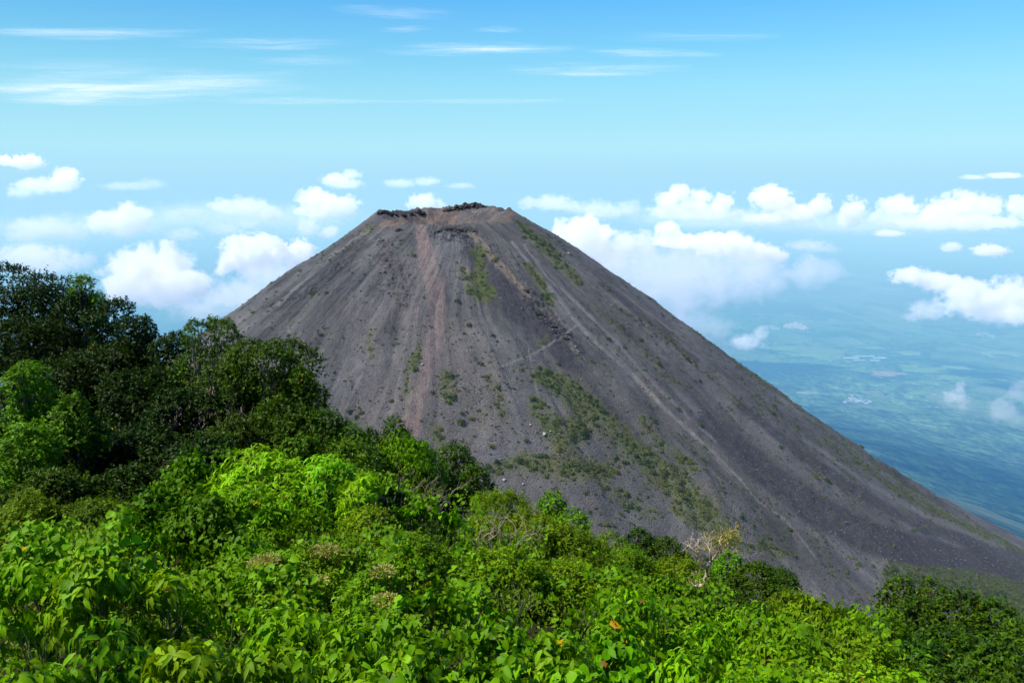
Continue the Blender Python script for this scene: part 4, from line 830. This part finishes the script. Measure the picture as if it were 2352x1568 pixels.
plant('droop', 1965, 1392, 90, 12.4, 1.4, 'small drooping leaved shrub left of the dark right bushes', g=SG)
plant('fine', 2050, 1402, 90, 14.0, 1.5, 'pale green shrub at the border of the dark right bushes', g=SG, bright=.8)
# dark bushes at lower right
plant('dark', 2070, 1325, 92, 18.5, 2.4, 'leftmost olive topped dark tree of the lower right group', cat='tree', g=DG, bright=1.35, gap=.8)
plant('dark', 2140, 1330, 80, 18.2, 2.4, 'second olive topped dark tree with a yellow tinged crown', cat='tree', g=DG, bright=1.5, gap=.8)
plant('dark', 2120, 1380, 150, 16.8, 2.2, 'dark round bush below the two olive topped trees', g=DG)
plant('dark', 2215, 1362, 130, 16.6, 2.4, 'dark green bush in the middle of the lower right group', g=DG, bright=1.2)
plant('dark', 2290, 1382, 120, 16.0, 2.4, 'tall dark bush near the right edge', g=DG, bright=1.25)
plant('dark', 2348, 1432, 110, 14.0, 2.0, 'dark bush cut by the right edge', g=DG, bright=1.3)
plant('dark', 2200, 1440, 170, 13.2, 1.9, 'wide dark bush low in the lower right group', g=DG)
plant('dark', 2310, 1480, 170, 10.5, 1.7, 'nearest dark bush in the lower right corner', g=DG, bright=1.4)
plant('dark', 2200, 1540, 130, 9.0, 1.3, 'dark low bush left of the corner bush', g=DG, bright=1.3)
# front rows
plant('droop', 1620, 1440, 220, 9.6, 1.3, 'drooping leaved shrub right of centre in front of the round dark bush', g=SG)
plant('droop', 1800, 1450, 220, 9.4, 1.3, 'drooping leaved shrub at right centre', g=SG, bright=1.05)
plant('fine', 1980, 1450, 220, 9.4, 1.3, 'fine leaved shrub left of the dark right bushes', g=SG, bright=1.1)
plant('heart', 1190, 1292, 150, 9.2, 1.3, 'dome of heart shaped leaves over a black gap', g=SG)
plant('heart', 1090, 1320, 130, 8.8, 1.1, 'heart leaved bush left of the domed one', g=SG)
plant('heart', 1330, 1352, 170, 9.0, 1.2, 'heart leaved bush right of the black gap', g=SG)
plant('droop', 1450, 1360, 180, 9.2, 1.3, 'long leaved bush with yellow dying leaves', g=SG, yellow=.01)
plant('heart', 985, 1362, 190, 7.4, 1.1, 'heart leaved bush on the front slope left of centre', g=SG)
plant('fine', 860, 1385, 150, 7.6, 1.0, 'fine leaved tangle between big leaves and heart leaves', g=SG)
plant('heart', 1150, 1420, 190, 6.9, 1.0, 'heart leaved bush in the front centre', g=SG)
plant('big', 1280, 1470, 190, 6.2, 1.0, 'pointed leaf shrub in the front centre', g=SG)
plant('heart', 1420, 1462, 200, 6.8, 1.0, 'broad heart leaved bush front right of centre', g=SG, bright=1.08)
plant('droop', 1600, 1510, 220, 6.6, 1.0, 'shiny long leaved shrub at the bottom right of centre', g=SG, bright=1.1)
plant('fine', 1790, 1530, 220, 6.8, 1.0, 'fine leaved shrub at the bottom right', g=SG, bright=1.15)
plant('fine', 1970, 1530, 220, 7.2, 1.0, 'fine leaved shrub at the bottom left of the corner bushes', g=SG, bright=1.15)
plant('dark', 2130, 1480, 150, 10.0, 1.5, 'dark bush where bright shrubs meet the corner bushes', g=DG, bright=1.2)
plant('dark', 2340, 1545, 130, 8.2, 1.3, 'dark bush cut by the lower right corner', g=DG, bright=1.4)
plant('fine', 2090, 1540, 120, 8.2, 1.0, 'yellow green shrub touching the corner bushes', g=SG)
plant('big', 70, 1262, 230, 7.0, 1.6, 'large leaved shrub at the left edge of the front', g=SG)
plant('big', 215, 1275, 210, 6.6, 1.5, 'large leaved shrub second from the left edge', g=SG)
plant('big', 370, 1330, 200, 6.6, 1.3, 'large leaved shrub right of the two left ones', g=SG, bright=1.05)
plant('big', 500, 1372, 190, 6.6, 1.1, 'large leaved shrub before the shaded pocket', g=SG, bright=1.05)
plant('big', 650, 1400, 210, 6.4, 1.1, 'large pale leaved shrub left of centre in front', g=SG, bright=1.1)
plant('big', 800, 1445, 210, 6.0, 1.0, 'pale tipped shrub at the bottom left of centre', g=SG, bright=1.05)
plant('heart', 960, 1480, 220, 5.6, .9, 'heart leaved bush at the bottom, left of centre', g=SG)
plant('heart', 1130, 1530, 220, 5.6, .9, 'heart leaved bush at the bottom centre', g=SG)
plant('heart', 1330, 1550, 230, 5.6, .9, 'heart leaved bush at the bottom, right of centre', g=SG, bright=1.1)
plant('big', 60, 1400, 220, 5.4, 1.2, 'large leaved shrub at the left edge, second row', g=SG, bright=.8)
plant('big', 220, 1440, 240, 5.2, 1.1, 'large leaved shrub over the black gap at lower left', g=SG, bright=.8)
plant('big', 420, 1480, 240, 5.0, 1.0, 'large leaved shrub with curling tips at the bottom left', g=SG)
plant('big', 620, 1510, 240, 5.0, 1.0, 'large leaved shrub at the bottom between curled and pale ones', g=SG)
plant('big', 60, 1540, 220, 4.6, .9, 'large leaved shrub in the lower left corner', g=SG)
plant('big', 850, 1560, 240, 4.9, .8, 'large leaved shrub at the very bottom edge', g=SG)
# ------------------------------------------------------------------ hillside under the plants
GP += [(-3, -2, -2.6), (3, -2, -2.6), (0, 0, -2.3), (-12, -4, -2.4), (12, -4, -3.4), (10, 2, -3.9), (-10, 2, -3.0), (0, 3, -3.4)]
for px, py, Y in [(640, 900, 22), (730, 900, 21), (850, 1010, 24), (1000, 1060, 24), (1130, 1120, 22), (1250, 1170, 21), (1330, 1190, 20.5), (1400, 1230, 25), (1550, 1260, 26), (1700, 1290, 25), (1830, 1340, 23), (1930, 1400, 14), (2000, 1420, 14), (2060, 1400, 18), (2200, 1390, 19), (2352, 1440, 18), (2500, 1470, 18), (2800, 1520, 18), (3200, 1600, 17)]:
    for dy, f_, dz in [(70, 1.18, 1.6), (110, 1.5, 2.5), (160, 2.0, 4), (200, 3.0, 6)]: p = at(px, py + dy, Y * f_); GP.append((p[0], p[1], p[2] - dz))
gp = np.array(GP)
def ground_raw(x, y):
    x = np.asarray(x, float); y = np.asarray(y, float); sh = x.shape; x = x.ravel(); y = y.ravel()
    s = 0; w0 = 0
    for a, b_, c in gp:
        w = 1 / (((x - a) ** 2 + (y - b_) ** 2) + .6) ** 1.6; s = s + w * c; w0 = w0 + w
    return (s / w0).reshape(sh)
def ground(x, y):
    x = np.asarray(x, float); y = np.asarray(y, float)
    g0 = ground_raw(np.clip(x, -30, 30), np.clip(y, -4, 48))
    fall = np.clip(y - 48, 0, None) * .66 + np.clip(x - 30, 0, None) * .30 - np.clip(-30 - x, 0, 400) * .06 * (y < 60)
    return np.maximum(g0 - fall, -640 - .02 * y)
gx = np.concatenate([-np.geomspace(700, 30, 30), np.linspace(-29, 29, 165), np.geomspace(28, 700, 30)])
gy = np.concatenate([-np.geomspace(60, 5, 8), np.linspace(-4, 50, 150), np.geomspace(51, 900, 46)])
GX, GY = np.meshgrid(gx, gy); GZ = ground(GX, GY) + fbm(GX / 1.5, GY / 1.5, o=3, s=4) * .18 - .1
gm, N = material('hillside_soil'); g = N.new('ShaderNodeNewGeometry')
c = N.mix(N.ramp(N.noise(g.outputs['Position'], 1.3, 5, .6), [(.35, 0.), (.65, 1.)]), (.018, .022, .008), (.05, .055, .018)); b = N.new('ShaderNodeBsdfDiffuse'); N.put(b.inputs[0], c)
out = N.new('ShaderNodeOutputMaterial'); N.l.new(b.outputs[0], out.inputs[0])
tag(mesh_obj('hillside', np.stack([GX, GY, GZ], -1).reshape(-1, 3), grid_faces(*GX.shape), gm), 'shaded earth of the near hillside beneath the shrubs', 'hillside', kind='structure')
# ------------------------------------------------------------------ build every plant
nleaf = 0
for i, (kn, p, w, h, label, cat, kw) in enumerate(PL):
    r = np.random.default_rng(1000 + i); gz = float(ground(np.array(p[0]), np.array(p[1]))); H = max(.55, p[2] - gz)
    tree = cat == 'tree'; root = bpy.data.objects.new('tree' if tree else 'shrub', None); scene.collection.objects.link(root); root.location = (p[0], p[1], gz)
    tag(root, label, cat, kw.get('g')); w = w * 1.16; d = w * .95
    if tree and H > 3.2:
        n = int(20 + w * 4); c0 = H * (.5 if kw.get('bark') == 'p' else .36 if H > 5 else .3); lob = []
        for q in range(n):
            a_ = r.uniform(0, 6.283); rr_ = math.sqrt(r.uniform(0, 1)) * .66; zz = r.uniform(0, 1); env = math.sqrt(max(.08, 1 - (zz * 2 - 1) ** 2 * .75))
            R_ = w * r.uniform(.11, .21); lob.append((math.cos(a_) * rr_ * w / 2 * env * 1.15, math.sin(a_) * rr_ * d / 2 * env, min(c0 + zz * (H - c0), H - R_), R_))
        lob.append((0, 0, H - w * .2, w * .2))
    else:
        lob = lobes_for(r, w, d, H, int(8 + 2 * w))
        if tree: lob = [l for l in lob if l[2] > H * .25]
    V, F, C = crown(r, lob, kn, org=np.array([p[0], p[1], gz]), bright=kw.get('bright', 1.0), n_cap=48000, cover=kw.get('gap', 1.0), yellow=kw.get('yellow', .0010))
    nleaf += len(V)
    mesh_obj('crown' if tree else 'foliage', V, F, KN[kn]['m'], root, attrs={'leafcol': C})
    # limbs
    bk = {'p': BKp}.get(kw.get('bark'), BK if kn in ('dark', 'dusk', 'deep', 'lance', 'olive') else STG)
    tv, r0 = [], (.035 + .012 * H) * (1 if tree else .5)
    pb_ = kw.get('bark') == 'p'; hub = np.array([r.uniform(-.1, .1) * w, (-.38 * d) if pb_ else r.uniform(-.08, .08) * w, H * (.42 if pb_ else .34 if tree else .12)])
    if tree:
        tr = wander(r, np.array([0, 0, -.15]), hub, 7, .03 * H); tm = [tube(tr, np.linspace(r0 * 1.3, r0 * .8, 7), 8)]
    else: tm = [tube(np.array([[0, 0, -.1], hub * .5, hub]), [r0, r0 * .9, r0 * .7], 6)]
    for l in lob[:(14 if tree else 9)]:
        e = np.array(l[:3]) + np.array([0, 0, l[3] * .35]); b1 = wander(r, hub * r.uniform(.75, 1.0), e, 6, .02 * H); tm.append(tube(b1, np.linspace(r0 * .6, r0 * .14, 6), 5))
        for _ in range(3 if tree else 1):
            dd = unit(r.normal(size=3) + np.array([0, 0, .5])) * l[3] * .95; tm.append(tube(wander(r, b1[3], e + dd, 5, .015 * H), np.linspace(r0 * .28, r0 * .07, 5), 4))
    if kw.get('bark') == 'p':
        hb = np.array([hub[0], -.50 * d, H * .30]); tm.append(tube(wander(r, np.array([0, -.2 * d, 0]), hb, 6, .02 * H), np.linspace(r0 * 1.2, r0 * .9, 6), 7))
        for q in range(5):
            e = hb + np.array([r.uniform(-.30, .30) * w, r.uniform(-.02, .06) * d, H * r.uniform(.25, .50)]); b1 = wander(r, hb + (e - hb) * .1 * q / 5, e, 7, .02 * H); tm.append(tube(b1, np.linspace(r0 * .7, r0 * .2, 7), 5))
            tm.append(tube(wander(r, b1[3], b1[3] + np.array([r.uniform(-.15, .15) * w, 0, H * .2]), 5, .015 * H), np.linspace(r0 * .35, r0 * .1, 5), 4))
    V, F = merge(tm); mesh_obj('trunk' if tree else 'stem', V, F, bk, root)
    for q in range(kw.get('flowers', 0)):
        l = lob[q % len(lob)]; c_ = np.array([l[0], l[1] - l[3] * .4, l[2] + l[3] * .95]) if q else np.array([0, -.1 * w, H * .98]); nf = 260
        dd = r.normal(size=(nf, 3)); dd[:, 2] = np.abs(dd[:, 2]) * .8; dd = unit(dd); S = c_ + dd * np.array([.17, .15, .08]) * r.uniform(.6, 1, (nf, 1))
        col = np.array([.62, .66, .22]) * r.uniform(.6, 1.15, (nf, 1)); bz = r.random(nf) < .06; col[bz] = np.array([.50, .30, .13])
        V, F, C = leaves(S, dd + r.normal(size=(nf, 3)) * .4, r.normal(size=(nf, 3)), np.full(nf, .05), np.full(nf, .02), 'diamond', col); mesh_obj('flower_head', V, F, LM, root, attrs={'leafcol': C})
# ------------------------------------------------------------------ leafless things
def branching(r, p0, d0, L, rad, depth, out, bend=.25, split=(2, 3), up=.15, fine=3):
    n = 5; pts = [p0]; d_ = unit(np.array(d0))
    for _ in range(n): d_ = unit(d_ + r.normal(size=3) * bend * .5 + np.array([0, 0, up * .3])); pts.append(pts[-1] + d_ * L / n)
    out.append(tube(pts, np.linspace(rad, rad * .62, n + 1), 6 if rad > .015 else 4))
    if depth <= 0: return
    for k in range(r.integers(split[0], split[1] + 1)):
        s_ = pts[-1] if k == 0 else pts[r.integers(2, n + 1)]; dn = unit(d_ + r.normal(size=3) * .75 + np.array([0, 0, up])); branching(r, s_, dn, L * r.uniform(.55, .82), rad * r.uniform(.5, .68), depth - 1, out, bend, split, up)
def on_canopy(px, py, Y): return at(px, py, Y)
# bleached leaning tree
r = np.random.default_rng(7); Yt = 20.5; k_ = Yt / FPX / CP
b0 = at(1603, 1353, Yt); gz = float(ground(np.array(b0[0]), np.array(b0[1]))); root = bpy.data.objects.new('tree', None); scene.collection.objects.link(root); root.location = (b0[0], b0[1], gz)
tag(root, 'bleached leaning tree with bare pale limbs and yellow leaf tufts', 'tree', SG); org_ = np.array([b0[0], b0[1], gz])
def pt(px, py, dy=0): return at(px, py, Yt + dy) - org_
paths = [([(1603, 1356), (1612, 1345), (1622, 1325), (1624, 1305), (1632, 1290), (1650, 1270), (1668, 1252), (1685, 1232)], .075, .016), ([(1624, 1305), (1612, 1296), (1602, 1285), (1598, 1268), (1590, 1258), (1577, 1250)], .034, .010), ([(1598, 1268), (1603, 1255), (1600, 1246)], .02, .006),
         ([(1634, 1288), (1632, 1270), (1627, 1255), (1629, 1240)], .032, .010), ([(1650, 1270), (1655, 1250), (1652, 1238), (1660, 1226)], .028, .008), ([(1668, 1252), (1672, 1238), (1668, 1228)], .02, .006), ([(1606, 1352), (1600, 1345), (1592, 1343)], .03, .01), ([(1610, 1348), (1604, 1335), (1602, 1318)], .022, .006), ([(1640, 1280), (1650, 1278), (1662, 1262), (1680, 1250)], .018, .005), ([(1627, 1255), (1618, 1245), (1614, 1238)], .014, .004)]
tm = [tube(np.array([[0, 0, -.2], pt(1603, 1358)]), [.09, .08], 8)]
for q, (pp_, r1, r2) in enumerate(paths):
    A = np.array([pt(x, y, 0 if q == 0 else r.uniform(-.25, .25) * (j > 0)) for j, (x, y) in enumerate(pp_)]); t = np.linspace(0, len(A) - 1, len(A) * 3); A = np.stack([np.interp(t, np.arange(len(A)), A[:, c_]) for c_ in range(3)], 1) + r.normal(size=(len(t), 3)) * .006
    tm.append(tube(A, np.linspace(r1, r2, len(A)), 7))
    for _ in range(7): s_ = A[r.integers(len(A) // 2, len(A))]; branching(r, s_, unit(r.normal(size=3) + np.array([.3, 0, .8])), .22, .008, 1, tm, .3)
V, F = merge(tm); mesh_obj('trunk', V, F, bark('bark_bleached', (.50, .40, .24), (.78, .66, .44)), root)
S = np.concatenate([pt(x, y, r.uniform(-.3, .3)) + r.normal(size=(int(nn * 1.0), 3)) * .15 for x, y, nn in [(1690, 1228, 90), (1672, 1232, 90), (1655, 1238, 60), (1640, 1248, 60), (1680, 1244, 80), (1628, 1250, 40), (1600, 1262, 40), (1610, 1275, 40), (1650, 1258, 50), (1582, 1252, 16)]])
nn = len(S); f = r.random((nn, 1)); col = np.array([.13, .20, .010]) * (1 - f) + np.array([.30, .32, .02]) * f; yy_ = r.random(nn) < .25; col[yy_] = (.60, .42, .03)
V, F, C = leaves(S, r.normal(size=(nn, 3)), r.normal(size=(nn, 3)) + np.array([0, 0, 1]), r.uniform(.06, .11, nn), r.uniform(.03, .05, nn), 'diamond', col); mesh_obj('crown', V, F, LM, root, attrs={'leafcol': C})
# bare twig tangles
for q, (px, py, Y, wd, hh, n, lb) in enumerate([(925, 1140, 18.6, 210, 1.0, 26, 'tangle of bare brown twigs between the willow leaved tree and vines'), (1135, 1225, 15.4, 120, .9, 15, 'bleached bare branches sticking out of the central bushes'), (1560, 1345, 20, 60, .5, 5, 'few grey twigs poking through left of the round dark bush')]):
    c = at(px, py, Y); gz = float(ground(np.array(c[0]), np.array(c[1]))); root = bpy.data.objects.new('dead_shrub', None); scene.collection.objects.link(root); root.location = (c[0], c[1], gz); tag(root, lb, 'dead shrub', 'bare bushes')
    tm = []; wm = wd * Y / FPX / CP; r = np.random.default_rng(70 + q)
    for _ in range(n):
        x0 = r.uniform(-.5, .5) * wm; z0 = max(c[2] - gz - .25, .1); s_ = np.array([x0, r.uniform(-.4, .4), z0]); tm.append(tube(np.array([[x0 * .4, 0, 0], s_ * np.array([.8, 1, .5]), s_]), [.02, .017, .013], 5))
        branching(r, s_, unit(np.array([r.normal() * .7, r.normal() * .3, 1.0])), hh * r.uniform(.3, .55), .013, 3, tm, .45, (1, 3), .1)
    V, F = merge(tm); mesh_obj('branch', V, F, BKd if q != 1 else BKp, root)
# ------------------------------------------------------------------ creepers and undergrowth knitting the plants together
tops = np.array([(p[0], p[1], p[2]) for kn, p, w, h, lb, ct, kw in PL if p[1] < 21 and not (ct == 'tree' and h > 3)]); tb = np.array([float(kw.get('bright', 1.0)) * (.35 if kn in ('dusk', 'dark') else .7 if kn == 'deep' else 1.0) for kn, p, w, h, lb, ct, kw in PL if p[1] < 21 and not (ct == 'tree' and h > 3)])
def canopy(x, y):
    s = 0; w0 = 0; s2 = 0; dm = np.full(np.shape(x), 1e9)
    for (a, b_, c), t in zip(tops, tb):
        q = (x - a) ** 2 + (y - b_) ** 2; w = 1 / (q + .15) ** 2; s = s + w * c; s2 = s2 + w * t; w0 = w0 + w; dm = np.minimum(dm, q)
    return s / w0, s2 / w0, np.sqrt(dm)
r = np.random.default_rng(99)
for kn, n, y0, y1, cat_, lb, lift in [('heart', 46000, 3.4, 17, 'vine', 'heart leaved creeper knitting the sunlit shrubs together', .10), ('fine', 46000, 3.4, 20, 'creeper', 'small leaved creeper filling the gaps between sunlit shrubs', .02), ('fine', 46000, 3.2, 34, 'undergrowth', 'small leaved undergrowth carpeting the near hillside', None)]:
    K = KN[kn]; y = y0 * np.exp(r.random(n) * math.log(y1 / y0)); x = r.uniform(-.80, .80, n) * (y + .5)
    gz = ground(x, y)
    if lift is None:
        z = gz + .18 + .42 * np.clip(fbm(x / .9, y / .9, o=3, s=12) + .35, 0, 1); shade = np.where((x < -4) & (y > 13), .3, .7); keep = np.ones(n, bool)  # undergrowth leaf colour cut at left rear, painting in the hollow's shade
    else:
        ct, sh, dm = canopy(x, y); bump = fbm(x / .8, y / .8, o=3, s=18); bump2 = fbm(x / 1.6, y / 1.6, o=2, s=16)
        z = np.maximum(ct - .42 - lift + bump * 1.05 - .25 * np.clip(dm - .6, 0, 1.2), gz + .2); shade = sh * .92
        keep = (bump + bump2 * .7 > .12) & (dm < 1.0 + .05 * y) & (z > gz + .15) & ~((x < -2.4) & (y > 12.5) & (sh < .7)) & (sh > .45) & ~((x > .36 * y) & (sh < .86)) & ~in_pocket(np.stack([x, y, z], -1))
    x, y, z, shade = x[keep], y[keep], z[keep], shade[keep]; m_ = len(x)
    P = np.stack([x, y, z + r.uniform(-.14, .10, m_)], -1); D = r.normal(size=(m_, 3)); D[:, 1] -= .5; D[:, 2] = -.75 * r.random(m_) * 1.3; Nn = r.normal(size=(m_, 3)) * .45 + np.array([0, -.55, .9])
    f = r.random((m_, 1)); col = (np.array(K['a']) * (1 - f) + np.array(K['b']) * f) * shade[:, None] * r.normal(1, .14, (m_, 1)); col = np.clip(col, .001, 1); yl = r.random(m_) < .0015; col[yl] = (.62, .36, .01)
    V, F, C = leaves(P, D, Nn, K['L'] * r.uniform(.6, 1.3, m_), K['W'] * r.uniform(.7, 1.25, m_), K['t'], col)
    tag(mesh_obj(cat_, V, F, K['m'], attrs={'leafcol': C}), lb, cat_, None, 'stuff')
print('LEAF VERTS', nleaf)
